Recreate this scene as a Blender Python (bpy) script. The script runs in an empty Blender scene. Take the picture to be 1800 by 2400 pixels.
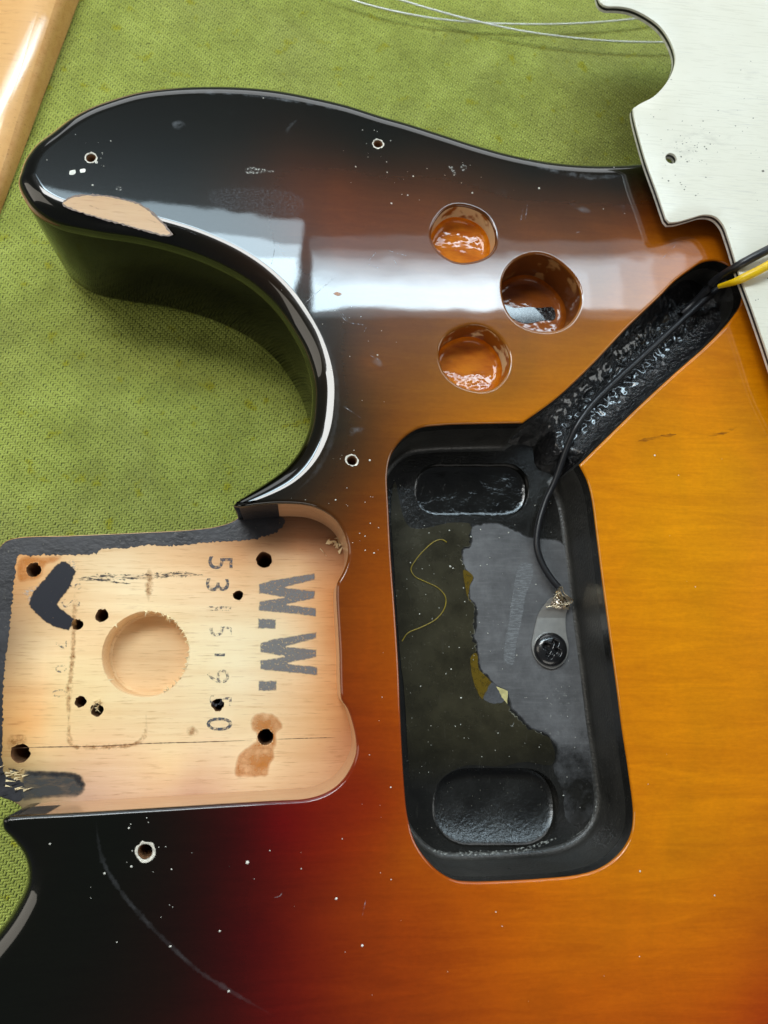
import bpy, bmesh, math, random
import numpy as np
from mathutils import Vector, Matrix, noise
from mathutils.geometry import delaunay_2d_cdt

random.seed(7)
rng = np.random.default_rng(7)
S = 0.001                      # everything below is written in millimetres
scene = bpy.context.scene

# ------------------------------------------------------------------ camera
F, CX, CY = 1750.0, 900.0, 1200.0          # focal length and centre in photo pixels
NX, NY = 700.0, 1560.0                     # where straight-down meets the picture
H = 175.0                                  # camera height above the guitar top
_d = Vector(((NX - CX) / F, -(NY - CY) / F, -1)).normalized()
_w = -_d
_u = (Vector((1, 0, 0)) - _w * _w.x).normalized()
_v = _w.cross(_u)
RM = Matrix((_u, _v, _w))                  # camera axes -> world axes
cam_d = bpy.data.cameras.new('camera')
cam = bpy.data.objects.new('camera', cam_d)
scene.collection.objects.link(cam)
cam.matrix_world = Matrix.Translation((0, 0, H * S)) @ RM.to_4x4()
cam_d.sensor_fit = 'HORIZONTAL'
cam_d.sensor_width = 36
cam_d.lens = 36 * F / 1800
cam_d.clip_start = 0.01
cam_d.clip_end = 50
cam_d.dof.use_dof = True
cam_d.dof.focus_distance = 0.186
cam_d.dof.aperture_fstop = 24.0
scene.camera = cam

def unp(px, py, z=0.0):
    """photo pixel -> place on the horizontal plane z (mm)"""
    r = RM @ Vector(((px - CX) / F, -(py - CY) / F, -1))
    t = (z - H) / r.z
    return (r.x * t, r.y * t)

def P(pts, z=0.0):
    return np.array([unp(x, y, z) for x, y in pts])

# ------------------------------------------------------------------ light
world = bpy.data.worlds.new('World')
scene.world = world
world.use_nodes = True
bg = world.node_tree.nodes['Background']
bg.inputs[0].default_value = (0.86, 0.93, 1.0, 1)
bg.inputs[1].default_value = 0.07

def area(name, loc, target, sx, sy, radiance, col):
    l = bpy.data.lights.new(name, 'AREA')
    l.shape = 'RECTANGLE'
    l.size, l.size_y = sx, sy
    l.energy = radiance * math.pi * sx * sy
    l.color = col
    o = bpy.data.objects.new(name, l)
    scene.collection.objects.link(o)
    o.location = loc
    d = Vector(target) - Vector(loc)
    o.rotation_euler = d.to_track_quat('-Z', 'Y').to_euler()
    return o

def mirror_panel(name, corners, height, radiance, col):
    """overhead area light placed by the corners of its mirror image in the lacquer plane"""
    k = 1 + height / H
    c = [Vector(unp(*p)) * k * S for p in corners]
    ctr = sum(c, Vector((0, 0))) / 4
    ex = ((c[1] - c[0]) + (c[2] - c[3])) / 2
    ey = ((c[0] - c[3]) + (c[1] - c[2])) / 2
    l = bpy.data.lights.new(name, 'AREA')
    l.shape = 'RECTANGLE'
    l.size, l.size_y = ex.length, ey.length
    l.energy = radiance * math.pi * ex.length * ey.length
    l.color = col
    o = bpy.data.objects.new(name, l)
    scene.collection.objects.link(o)
    o.location = (ctr.x, ctr.y, height * S)
    o.rotation_euler = (0, 0, math.atan2(ex.y, ex.x))
    return o

COOL = (0.68, 0.88, 1.0)
mirror_panel('ceiling_strip', [(-60, 425), (700, 515), (700, 704), (-60, 614)], 900, 5.0, COOL)
mirror_panel('ceiling_strip', [(-60, 500), (698, 570), (698, 702), (-60, 632)], 905, 6.5, COOL)
mirror_panel('ceiling_strip', [(-60, 545), (696, 612), (696, 700), (-60, 633)], 910, 8.5, COOL)
for i in range(7):      # the second strip fades towards its far end
    mirror_panel('ceiling_strip', [(727 + i, 668 - 13 * i), (1160 + 75 * i, 672 - 13 * i), (1160 + 75 * i, 730 - i), (727 + i, 724 - i)], 900 + 4 * i, 3.2 if i < 3 else 1.8, COOL)
mirror_panel('added_key_panel', [(-320, 640), (600, 735), (600, 1010), (-320, 915)], 900, 12.5, (0.97, 0.98, 0.95))  # added key panel, its mirror image kept off the flat lacquer
mirror_panel('soft_falloff_panel', [(727, 575), (1800, 550), (1800, 770), (727, 722)], 950, 1.0, COOL)  # added dim panels behind the second strip, softening its mirrored edge
mirror_panel('soft_falloff_panel', [(731, 620), (1760, 590), (1760, 740), (731, 722)], 960, 0.9, (0.9, 0.95, 1.0))
# big fill panels added further off, outside what the lacquer mirrors to the lens
area('fill_panel', (0.2, 2.25, 0.88), (0.02, 0, 0), 3.4, 1.1, 1.7, (0.95, 0.99, 1.0))
area('fill_panel', (2.0, 0.35, 0.85), (0, 0, 0), 0.8, 2.0, 2.4, (0.97, 1.0, 0.97))
area('fill_panel', (-1.8, 0.1, 0.95), (0, 0, 0), 0.8, 1.6, 1.6, (1.0, 0.93, 0.80))
area('fill_panel', (0.1, -1.7, 0.95), (0, 0, 0), 1.6, 0.7, 1.6, (1.0, 0.96, 0.88))

scene.view_settings.view_transform = 'Standard'
scene.view_settings.look = 'None'
scene.view_settings.exposure = 0.45
scene.view_settings.gamma = 1.0
scene.render.engine = 'CYCLES'
scene.cycles.max_bounces = 10
scene.cycles.glossy_bounces = 6

# ------------------------------------------------------------------ small helpers
C = scene.collection

def lin(c):
    c = np.asarray(c, float) / 255.0
    return np.where(c <= 0.04045, c / 12.92, ((c + 0.055) / 1.055) ** 2.4)

def L4(r, g, b, k=1.0):
    v = lin((r, g, b)) * k
    return (float(v[0]), float(v[1]), float(v[2]), 1)

def thing(name, label, cat, loc=(0, 0, 0), group=None):
    o = bpy.data.objects.new(name, None)
    o.empty_display_size = 0.01
    C.objects.link(o)
    o.location = [a * S for a in loc]
    o['label'] = label
    o['category'] = cat
    if group: o['group'] = group
    return o

def tag(o, label=None, cat=None, group=None, kind=None):
    if label: o['label'] = label
    if cat: o['category'] = cat
    if group: o['group'] = group
    if kind: o['kind'] = kind
    return o

class MB:
    def __init__(self):
        self.v, self.f, self.m, self.n = [], [], [], 0
    def add(self, verts, faces, mat=0):
        verts = np.asarray(verts, float).reshape(-1, 3)
        b = self.n
        self.v.append(verts); self.n += len(verts)
        for q in faces:
            self.f.append(tuple(int(i) + b for i in q))
        if np.isscalar(mat): self.m += [mat] * len(faces)
        else: self.m += list(mat)
    def rings(self, rings, closed=True, mat=0, flip=False):
        n = len(rings[0]); fs = []; ms = []
        for k in range(len(rings) - 1):
            for i in range(n if closed else n - 1):
                j = (i + 1) % n
                q = (k * n + i, k * n + j, (k + 1) * n + j, (k + 1) * n + i)
                fs.append(q[::-1] if flip else q)
                ms.append(mat if np.isscalar(mat) else mat[i])
        self.add(np.concatenate(rings), fs, ms)
    def build(self, name, mats, parent=None, smooth=True, colour=None, merge=1e-4, sharp=None):
        v = np.concatenate(self.v)
        org = Vector((0, 0, 0))
        if parent is not None:
            p = parent
            while p is not None:
                org += p.location; p = p.parent
        me = bpy.data.meshes.new(name)
        me.from_pydata((v * S - np.array(org)).tolist(), [], self.f)
        for mm in (mats if isinstance(mats, (list, tuple)) else [mats]): me.materials.append(mm)
        me.polygons.foreach_set('material_index', self.m)
        if merge:
            bm = bmesh.new(); bm.from_mesh(me)
            bmesh.ops.remove_doubles(bm, verts=bm.verts, dist=merge * S * 10)
            bmesh.ops.recalc_face_normals(bm, faces=bm.faces)
            bm.to_mesh(me); bm.free()
        if smooth:
            me.polygons.foreach_set('use_smooth', [True] * len(me.polygons))
            if sharp: me.set_sharp_from_angle(angle=math.radians(sharp))
        if colour is not None:
            a = me.color_attributes.new('paint', 'FLOAT_COLOR', 'POINT')
            xy = np.array([vv.co[:] for vv in me.vertices]) / S + np.array(org) / S
            c = colour(xy)
            a.data.foreach_set('color', np.concatenate([c, np.ones((len(c), 1))], 1).astype(np.float32).ravel())
        o = bpy.data.objects.new(name, me)
        C.objects.link(o)
        if parent is not None: o.parent = parent
        return o

def catmull(pts, closed=True, step=1.0, corners=()):
    """smooth curve through points, sampled about every step mm; corners stay sharp"""
    pts = np.asarray(pts, float); n = len(pts); out = []; cor = set(corners)
    segs = n if closed else n - 1
    for i in range(segs):
        p1, p2 = pts[i], pts[(i + 1) % n]
        p0 = pts[(i - 1) % n] if (closed or i > 0) else 2 * p1 - p2
        p3 = pts[(i + 2) % n] if (closed or i < n - 2) else 2 * p2 - p1
        if i in cor: p0 = 2 * p1 - p2
        if (i + 1) % n in cor: p3 = 2 * p2 - p1
        t0 = 0; t1 = t0 + max(np.linalg.norm(p1[:2] - p0[:2]), 1e-3) ** .5
        t2 = t1 + max(np.linalg.norm(p2[:2] - p1[:2]), 1e-3) ** .5
        t3 = t2 + max(np.linalg.norm(p3[:2] - p2[:2]), 1e-3) ** .5
        m = max(1, int(round(np.linalg.norm(p2[:2] - p1[:2]) / step)))
        for k in range(m):
            t = t1 + (t2 - t1) * k / m
            a1 = (t1 - t) / (t1 - t0) * p0 + (t - t0) / (t1 - t0) * p1
            a2 = (t2 - t) / (t2 - t1) * p1 + (t - t1) / (t2 - t1) * p2
            a3 = (t3 - t) / (t3 - t2) * p2 + (t - t2) / (t3 - t2) * p3
            b1 = (t2 - t) / (t2 - t0) * a1 + (t - t0) / (t2 - t0) * a2
            b2 = (t3 - t) / (t3 - t1) * a2 + (t - t1) / (t3 - t1) * a3
            out.append((t2 - t) / (t2 - t1) * b1 + (t - t1) / (t2 - t1) * b2)
    if not closed: out.append(pts[-1])
    return np.array(out)

def ccw(l):
    x, y = l[:, 0], l[:, 1]
    return l if np.sum(x * np.roll(y, -1) - np.roll(x, -1) * y) > 0 else l[::-1].copy()

def normals(l):
    """outward normals of a counter-clockwise loop"""
    a = l - np.roll(l, 1, 0); b = np.roll(l, -1, 0) - l
    a /= np.linalg.norm(a, axis=1, keepdims=True) + 1e-9
    b /= np.linalg.norm(b, axis=1, keepdims=True) + 1e-9
    na = np.stack([a[:, 1], -a[:, 0]], 1); nb = np.stack([b[:, 1], -b[:, 0]], 1)
    n = na + nb
    n /= np.linalg.norm(n, axis=1, keepdims=True) + 1e-9
    c = np.clip(np.sum(n * na, 1), .6, 1)
    return n / c[:, None]

def off(l, d):
    d = np.asarray(d, float)
    return l + normals(l) * (d[:, None] if d.ndim else d)

def z3(l, z):
    z = np.broadcast_to(np.asarray(z, float), (len(l),))
    return np.concatenate([l, z[:, None]], 1)

def inside(pts, loop):
    x, y = pts[:, 0], pts[:, 1]; r = np.zeros(len(pts), bool)
    for i in range(len(loop)):
        x0, y0 = loop[i]; x1, y1 = loop[(i + 1) % len(loop)]
        if y0 == y1: continue
        r ^= ((y0 > y) != (y1 > y)) & (x < (x1 - x0) * (y - y0) / (y1 - y0) + x0)
    return r

def cap(outer, holes=(), grid=None):
    """triangulated flat face between an outer loop and hole loops -> (verts2d, faces)"""
    loops = [outer] + list(holes)
    pts = []; edges = []
    for l in loops:
        b = len(pts); pts += [tuple(p) for p in l]
        edges += [(b + i, b + (i + 1) % len(l)) for i in range(len(l))]
    if grid:
        lo, hi = outer.min(0), outer.max(0)
        gx, gy = np.meshgrid(np.arange(lo[0] + grid * .37, hi[0], grid), np.arange(lo[1] + grid * .41, hi[1], grid))
        g = np.stack([gx.ravel(), gy.ravel()], 1)
        k = inside(g, outer)
        for h in holes: k &= ~inside(g, h)
        g = g[k]
        allp = np.array(pts)
        for s in range(0, len(allp), 400):
            d = np.min(((g[:, None] - allp[None, s:s + 400]) ** 2).sum(2), 1)
            g = g[d > (grid * .35) ** 2]
        pts += [tuple(p) for p in g]
    vo, _, fo, *_ = delaunay_2d_cdt([Vector(p) for p in pts], edges, [], 0, 1e-6)
    vo = np.array([v[:] for v in vo])
    f = np.array([t for t in fo if len(t) == 3])
    cen = vo[f].mean(1)
    k = inside(cen, outer)
    for h in holes: k &= ~inside(cen, h)
    return vo, f[k]

def rbf(ctrl):
    """smooth colour field through (px, py, r, g, b) control points on plane z"""
    p = np.array([unp(c[0], c[1]) for c in ctrl]); v = np.array([c[2:5] for c in ctrl], float)
    d = np.linalg.norm(p[:, None] - p[None], axis=2) + np.eye(len(p)) * .8
    np.fill_diagonal(d, -0.0)
    A = np.block([[d, np.ones((len(p), 1))], [np.ones((1, len(p))), np.zeros((1, 1))]])
    w = np.linalg.solve(A + np.eye(len(A)) * 1e-6, np.vstack([v, np.zeros((1, 3))]))
    def f(xyz):
        out = np.empty((len(xyz), 3))
        for s in range(0, len(xyz), 4000):
            q = xyz[s:s + 4000, :2]
            out[s:s + 4000] = np.linalg.norm(q[:, None] - p[None], axis=2) @ w[:-1] + w[-1]
        return out
    return f

# ------------------------------------------------------------------ materials
class NT:
    def __init__(self, name):
        self.m = bpy.data.materials.new(name); self.m.use_nodes = True
        self.t = self.m.node_tree; self.b = self.t.nodes['Principled BSDF']
    def n(self, typ, **kw):
        x = self.t.nodes.new('ShaderNode' + typ)
        for k, v in kw.items():
            if k.startswith('i_'):
                key = k[2:].replace('_', ' ')
                x.inputs[int(key) if key.isdigit() else key].default_value = v
            else: setattr(x, k, v)
        return x
    def l(self, a, b): self.t.links.new(a, b)
    def coord(self, scale=(1, 1, 1), rot=0.0):
        tc = self.n('TexCoord'); mp = self.n('Mapping')
        g = self.n('NewGeometry')
        self.l(g.outputs['Position'], mp.inputs[0])
        mp.inputs['Scale'].default_value = [s / S for s in scale]
        mp.inputs['Rotation'].default_value = (0, 0, rot)
        self.t.nodes.remove(tc)
        return mp.outputs[0]
    def noise(self, co, scale, detail=4, rough=.55, dist=0):
        x = self.n('TexNoise', i_Scale=scale, i_Detail=detail, i_Roughness=rough, i_Distortion=dist)
        self.l(co, x.inputs['Vector']); return x.outputs[0]
    def ramp(self, fac, stops):
        x = self.n('ValToRGB'); e = x.color_ramp.elements
        while len(e) > 1: e.remove(e[-1])
        e[0].position, e[0].color = stops[0]
        for p, c in stops[1:]:
            q = e.new(p); q.color = c
        self.l(fac, x.inputs[0]); return x.outputs[0]
    def g(self, fac, a, b, va=0.0, vb=1.0):
        x = self.n('MapRange', i_1=a, i_2=b, i_3=va, i_4=vb)
        self.l(fac, x.inputs[0]); return x.outputs[0]
    def mix(self, fac, a, b, mode='MIX'):
        x = self.n('Mix', data_type='RGBA', blend_type=mode)
        for s, k in ((fac, 0), (a, 6), (b, 7)):
            if hasattr(s, 'is_output'): self.l(s, x.inputs[k])
            else: x.inputs[k].default_value = s
        return x.outputs[2]
    def bump(self, h, strength=.3, dist=.2, to='Normal'):
        x = self.n('Bump', i_Strength=strength); x.inputs['Distance'].default_value = dist * S
        self.l(h, x.inputs['Height']); self.l(x.outputs[0], self.b.inputs[to]); return x
    def set(self, **kw):
        for k, v in kw.items():
            s = self.b.inputs[k.replace('_', ' ')]
            if hasattr(v, 'is_output'): self.l(v, s)
            else: s.default_value = v
        return self
    def alpha(self, a):
        self.l(a, self.b.inputs['Alpha']); return self

def simple(name, col, rough=.5, metal=0, coat=0, noise_amt=.25, nscale=.6, bump=0.0, bscale=2.0, spec=.5):
    t = NT(name); co = t.coord()
    n1 = t.noise(co, nscale)
    dark = tuple(c * (1 - noise_amt) for c in col[:3]) + (1,)
    lite = tuple(min(1, c * (1 + noise_amt)) for c in col[:3]) + (1,)
    t.set(Base_Color=t.ramp(n1, [(.3, dark), (.7, lite)]), Roughness=rough, Metallic=metal, Coat_Weight=coat, Coat_Roughness=.05)
    t.b.inputs['Specular IOR Level'].default_value = spec
    if bump: t.bump(t.noise(co, bscale), bump)
    return t.m

# sunburst lacquer
def make_lacquer():
    t = NT('sunburst_lacquer')
    co = t.coord((.07, .6, .6)); co2 = t.coord(); 
    at = t.n('VertexColor', layer_name='paint')
    g1 = t.noise(co, .5, 6, .65, 1.2); g2 = t.noise(co, 2.4, 3, .6)
    c = t.mix(t.g(g1, .35, .65, 0, .24), at.outputs[0], (.35, .12, .02, 1), 'MULTIPLY')
    c = t.mix(t.g(g2, .35, .7, 0, .10), c, (.45, .25, .10, 1), 'MULTIPLY')
    mt = t.noise(t.coord((.5, 1, 1)), 1.3, 4, .7)
    c = t.mix(t.g(mt, .3, .7, 0, .30), c, (.62, .48, .35, 1), 'MULTIPLY')
    fig = t.noise(t.coord((.10, .06, .1), .15), .5, 4, .6, .8)
    c = t.mix(t.g(fig, .35, .65, 0, .42), c, (1.35, 1.25, 1.0, 1), 'MULTIPLY')
    smear = t.noise(t.coord((.05, .12, .1), .4), 1.2, 6, .65)
    t.set(Base_Color=c, Roughness=.24, Coat_Weight=1.0, Coat_IOR=1.52,
          Coat_Roughness=t.g(smear, .35, .75, .010, .035))
    t.b.inputs['Specular IOR Level'].default_value = .10
    w = t.noise(co2, .045, 2); o = t.noise(co2, .9, 2)
    m = t.n('Math', operation='MULTIPLY_ADD'); t.l(o, m.inputs[0]); m.inputs[1].default_value = .012; t.l(w, m.inputs[2])
    t.bump(m.outputs[0], .10, .6, 'Coat Normal')
    return t.m
M_LAC = make_lacquer()

def make_wood(name, attr=True, base=(232, 196, 148), rough=.62, coat=0.0, rot=0.0, contrast=1.0):
    t = NT(name)
    co = t.coord((.045, .9, .9), rot); fine = t.coord((.16, 2.2, 2.0), rot); co2 = t.coord()
    if attr: c = t.n('VertexColor', layer_name='paint').outputs[0]
    else: c = L4(*base)
    g1 = t.noise(co, .5, 6, .62, .4); g2 = t.noise(fine, 1.0, 4, .6); bl = t.noise(co2, .08, 3)
    c = t.mix(t.g(g1, .42, .72, 0, .26 * contrast), c, (.70, .47, .27, 1), 'MULTIPLY')
    c = t.mix(t.g(g2, .56, .74, 0, .6 * contrast), c, (.52, .36, .23, 1), 'MULTIPLY')
    c = t.mix(t.g(bl, .4, .7, 0, .35), c, (.93, .82, .68, 1), 'MULTIPLY')
    t.set(Base_Color=c, Roughness=rough, Coat_Weight=coat, Coat_Roughness=.08)
    t.b.inputs['Specular IOR Level'].default_value = .25
    t.bump(g2, .35, .12)
    return t.m
M_POCKET = make_wood('raw_pocket_wood')
M_HOLEWOOD = make_wood('drilled_wood', False, (238, 206, 160), .55)
M_WALLWOOD = make_wood('sealed_wall_wood', False, (205, 165, 128), .35, .5)
M_NECK = make_wood('lacquered_maple', False, (228, 178, 114), .4, 1.0, math.radians(-69.5), .8)
M_NECKSIDE = make_wood('worn_maple_side', False, (216, 166, 106), .55, .1, math.radians(-69.5), 1.4)

def make_black(name, col, rough, bump, bscale, dist=.3, grit=0.0, coat=0.0):
    t = NT(name); co = t.coord()
    n1 = t.noise(co, .12, 5, .65); n2 = t.noise(co, bscale, 4); sp = t.noise(co, 1.6, 2, .5)
    a = tuple(c * .65 for c in col) + (1,); b = tuple(c * 1.5 for c in col) + (1,)
    c = t.ramp(n1, [(.3, a), (.7, b)])
    if grit:
        c = t.mix(t.g(sp, .70, .76, 0, grit), c, (.16, .15, .12, 1))
        dry = t.noise(t.coord((1.4, .12, .12)), .8, 5, .75)
        c = t.mix(t.g(dry, .60, .8, 0, .5), c, (.075, .070, .058, 1))
    t.set(Base_Color=c, Roughness=t.g(n1, .3, .7, rough * .8, rough * 1.35), Coat_Weight=coat, Coat_Roughness=.06)
    t.bump(n2, bump, dist)
    t.b.inputs['Specular IOR Level'].default_value = .6 if 'cavity' in name else .5
    return t.m
M_CAV = make_black('cavity_black_paint', (.011, .0105, .009), .22, .35, 1.1, .25, .8)
M_GRAPH = make_black('grey_shielding_paint', (.052, .053, .057), .40, .5, 2.0, .2, .9)
M_WET = make_black('lumpy_wet_black_paint', (.007, .007, .008), .10, .9, .8, 1.0, 0.0, 1.0)
M_CAVWALL = make_black('dusty_cavity_wall', (.026, .025, .022), .34, .5, 1.3, .3, 1.0)
M_WETC = make_black('wet_recess_paint', (.007, .007, .006), .14, .5, .4, .6, 0.0, .4)
M_BLACKWALL = make_black('black_lacquer_edge', (.004, .004, .0045), .10, .0, 1, .1)
M_BLACKWALL.node_tree.nodes['Principled BSDF'].inputs['Specular IOR Level'].default_value = .12
M_OVER = make_black('black_overspray', (.022, .022, .026), .36, .4, .9, .2, .8)
M_FILM = make_black('dark_brown_film', (.030, .0262, .0125), .22, .12, .5, .2, .5, .6)
_t = M_FILM.node_tree; _e = _t.nodes.new('ShaderNodeAttribute'); _e.attribute_name = 'edge'
_t.links.new(_e.outputs['Fac'], _t.nodes['Principled BSDF'].inputs['Alpha'])

def make_graph():
    t = NT('scuffed_grey_shielding'); co = t.coord(); st = t.coord((1.6, .25, 1)); hz = t.coord((.15, 1.5, 1))
    n1 = t.noise(co, .10, 5, .7); n2 = t.noise(st, .8, 5, .7); n3 = t.noise(hz, .9, 4, .7); sp = t.noise(co, 1.5, 3)
    c = t.ramp(n1, [(.25, (.065, .065, .067, 1)), (.5, (.115, .115, .118, 1)), (.75, (.185, .185, .19, 1))])
    c = t.mix(t.g(n3, .5, .75, 0, .5), c, (.20, .20, .205, 1))
    c = t.mix(t.g(sp, .66, .74, 0, .6), c, (.22, .22, .20, 1))
    t.set(Base_Color=c, Roughness=t.g(n2, .3, .7, .30, .50)); t.bump(n2, .25, .15)
    e = t.n('Attribute', attribute_name='edge'); a = t.n('Math', operation='MULTIPLY_ADD'); t.l(e.outputs['Fac'], a.inputs[0]); a.inputs[1].default_value = 1.3; t.l(t.g(n1, .3, .7, -.30, .35), a.inputs[2])
    b = t.n('Math', operation='MULTIPLY', use_clamp=True); t.l(a.outputs[0], b.inputs[0]); b.inputs[1].default_value = 1.4
    t.alpha(b.outputs[0]); return t.m
M_GRAPHF = make_graph()

def make_inkmat(name, col, lo, hi, scale=1.6, rough=.6, stretch=(1, 1, 1), base_alpha=1.0):
    t = NT(name); co = t.coord(stretch)
    n = t.noise(co, scale, 4, .65)
    t.set(Base_Color=col, Roughness=rough)
    t.b.inputs['Specular IOR Level'].default_value = .2
    e = t.n('Attribute', attribute_name='edge')
    mm = t.n('Math', operation='MULTIPLY'); t.l(t.g(n, lo, hi, 0, base_alpha), mm.inputs[0]); t.l(e.outputs['Fac'], mm.inputs[1])
    t.alpha(mm.outputs[0])
    return t.m
M_INK = make_inkmat('grey_stamp_ink', (.19, .20, .215, 1), .15, .52, 1.5, base_alpha=.82)
M_INK2 = make_inkmat('faded_stamp_ink', (.13, .13, .15, 1), .46, .62, 1.2, base_alpha=.7)
M_INK1 = make_inkmat('thin_stamp_ink', (.09, .10, .12, 1), .34, .55, 1.6, base_alpha=.85)
M_MARK = make_inkmat('black_marker', (.020, .021, .028, 1), .16, .34, 1.3, .42, base_alpha=1.0)
M_SMUDGE = make_inkmat('black_smudge', (.060, .062, .062, 1), .05, .55, .5, .5, (.4, 1.5, 1), base_alpha=.9)
M_SMUDGE2 = make_inkmat('dark_smudge', (.022, .023, .028, 1), .15, .6, .8, .5, base_alpha=.9)
M_PENCIL = make_inkmat('dark_scuff', (.05, .05, .055, 1), .46, .60, 1.0, .6, (.5, 2, 1), .85)
M_STAIN = make_inkmat('orange_stain', (.56, .20, .03, 1), .05, .70, .35, .5, base_alpha=.80)
M_STAINL = make_inkmat('brown_stain_line', (.36, .16, .04, 1), .36, .66, .7, .6, base_alpha=.65)
M_SCUFF_SHEEN = make_inkmat('pale_scuff_and_sheen', (.55, .56, .52, 1), .48, .68, 1.6, .6, base_alpha=.75)
M_SCRATCH = make_inkmat('fine_scratch', (.55, .58, .62, 1), .42, .62, .9, .5, base_alpha=.55)
M_HAZE = make_inkmat('polish_residue', (.42, .46, .50, 1), (.42), .85, .35, .5, base_alpha=.30)
M_WEAR = make_inkmat('worn_line', (.30, .31, .33, 1), .30, .80, .25, .5, base_alpha=.13)
M_OLIVE = make_inkmat('amber_film_edge', (.13, .085, .010, 1), .1, .5, .8, .25, base_alpha=.95)
M_THREAD = simple('yellow_thread', L4(150, 130, 30), .45)
M_DUST = simple('white_dust', L4(225, 225, 215), .7)
M_PLASTICW = None

# ------------------------------------------------------------------ green mat
def make_mat():
    t = NT('green_woven_fabric'); co = t.coord()
    big = t.noise(co, .012, 3, .6); mid = t.noise(co, .07, 5, .7); sp = t.noise(co, .16, 3, .5); fine = t.noise(co, 2.0, 2)
    c = t.ramp(mid, [(.25, L4(143, 150, 66)), (.5, L4(167, 176, 83)), (.75, L4(189, 198, 102))])
    c = t.mix(t.g(big, .48, .70, 0, .5), c, L4(142, 138, 86))
    c = t.mix(t.g(sp, .62, .70, 0, .75), c, L4(162, 160, 14))
    c = t.mix(t.g(t.noise(t.coord((.7, 1.3, 1)), .5, 3, .6), .69, .74, 0, .7), c, L4(92, 92, 30))
    c = t.mix(t.g(fine, .3, .7, .0, .22), c, (.55, .6, .35, 1), 'MULTIPLY')
    t.set(Base_Color=c, Roughness=.72)
    t.b.inputs['Specular IOR Level'].default_value = .3
    return t.m
M_MAT = make_mat()
ZM = -44.0
def build_mat():
    mb = MB()
    x0, x1, y0, y1 = -420, 420, -420, 520
    mb.add([(x0, y0, ZM - .38), (x1, y0, ZM - .38), (x1, y1, ZM - .38), (x0, y1, ZM - .38)], [(0, 1, 2, 3)])
    base = simple('mat_backing', L4(70, 78, 30), .8)
    o = mb.build('work_mat', base, merge=0)
    tag(o, kind='structure')
    # threads: 2/2 twill floats
    c = .68; ang = math.radians(4)
    lo, hi = P([(-60, 1000), (1700, -60)], ZM)
    cx0, cy0 = unp(700, 1300, ZM)
    I = np.arange(-250, 330); J = np.arange(-200, 440)
    ii, jj = np.meshgrid(I, J, indexing='ij')
    s = (ii + jj) % 4
    V = []; n_per = 12
    def floats(starts, vertical):
        k = len(starts)
        t = np.array([-.12, .45, 1.55, 2.12]); a = np.array([-.44, 0, .44])
        zt = np.array([-.30, 0, 0, -.30]); za = np.array([-.26, 0, -.26])
        T, A = np.meshgrid(t, a, indexing='ij'); Z = zt[:, None] + za[None] 
        if vertical: dx, dy = A + .5 + (T - 1) * .20, T
        else: dx, dy = T, A + .5
        x = starts[:, 0, None] + dx.ravel()[None]; y = starts[:, 1, None] + dy.ravel()[None]
        jit = rng.normal(0, .045, (k, 1))
        z = np.broadcast_to(Z.ravel()[None], x.shape) + jit
        return np.stack([x, y, z / c], 2)
    vs = np.stack([ii[s == 0], jj[s == 0]], 1).astype(float)        # warp over cells (i, j..j+1)
    hs = np.stack([ii[s == 2], jj[s == 2]], 1).astype(float)
    vs += rng.normal(0, .05, vs.shape); hs += rng.normal(0, .05, hs.shape)
    q = np.concatenate([floats(vs, True), floats(hs, False)]) * c
    ca, sa = math.cos(ang), math.sin(ang)
    X = q[..., 0] * ca - q[..., 1] * sa + cx0; Y = q[..., 0] * sa + q[..., 1] * ca + cy0; Zz = q[..., 2] + ZM
    # keep what the frame can see from here or a step aside
    mx, my = X.mean(1), Y.mean(1)
    keep = (mx > -150) & (mx < 200) & (my > -75) & (my < 262)
    bodyp = P([(120, 700), (330, 800), (600, 900), (650, 1000), (480, 1200), (1700, 1250), (1700, 480), (900, 330), (300, 270)], ZM)
    keep &= ~((my < -10) & (mx > 0)) 
    X, Y, Zz = X[keep], Y[keep], Zz[keep]
    k = len(X)
    verts = np.stack([X, Y, Zz], 2).reshape(-1, 3) * S
    fq = np.array([(r * 3 + a, r * 3 + a + 1, (r + 1) * 3 + a + 1, (r + 1) * 3 + a) for r in range(3) for a in range(2)])
    faces = (np.arange(k)[:, None, None] * 12 + fq[None]).reshape(-1, 4)
    me = bpy.data.meshes.new('woven_threads')
    me.vertices.add(len(verts)); me.vertices.foreach_set('co', verts.ravel())
    me.loops.add(faces.size); me.loops.foreach_set('vertex_index', faces.ravel().astype(np.int32))
    me.polygons.add(len(faces))
    me.polygons.foreach_set('loop_start', np.arange(0, faces.size, 4, dtype=np.int32))
    me.polygons.foreach_set('loop_total', np.full(len(faces), 4, np.int32))
    me.update(calc_edges=True); me.validate()
    me.polygons.foreach_set('use_smooth', [True] * len(me.polygons))
    me.materials.append(M_MAT)
    w = bpy.data.objects.new('woven_threads', me); C.objects.link(w); w.parent = o
    tag(w, kind='stuff')
build_mat()

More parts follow.
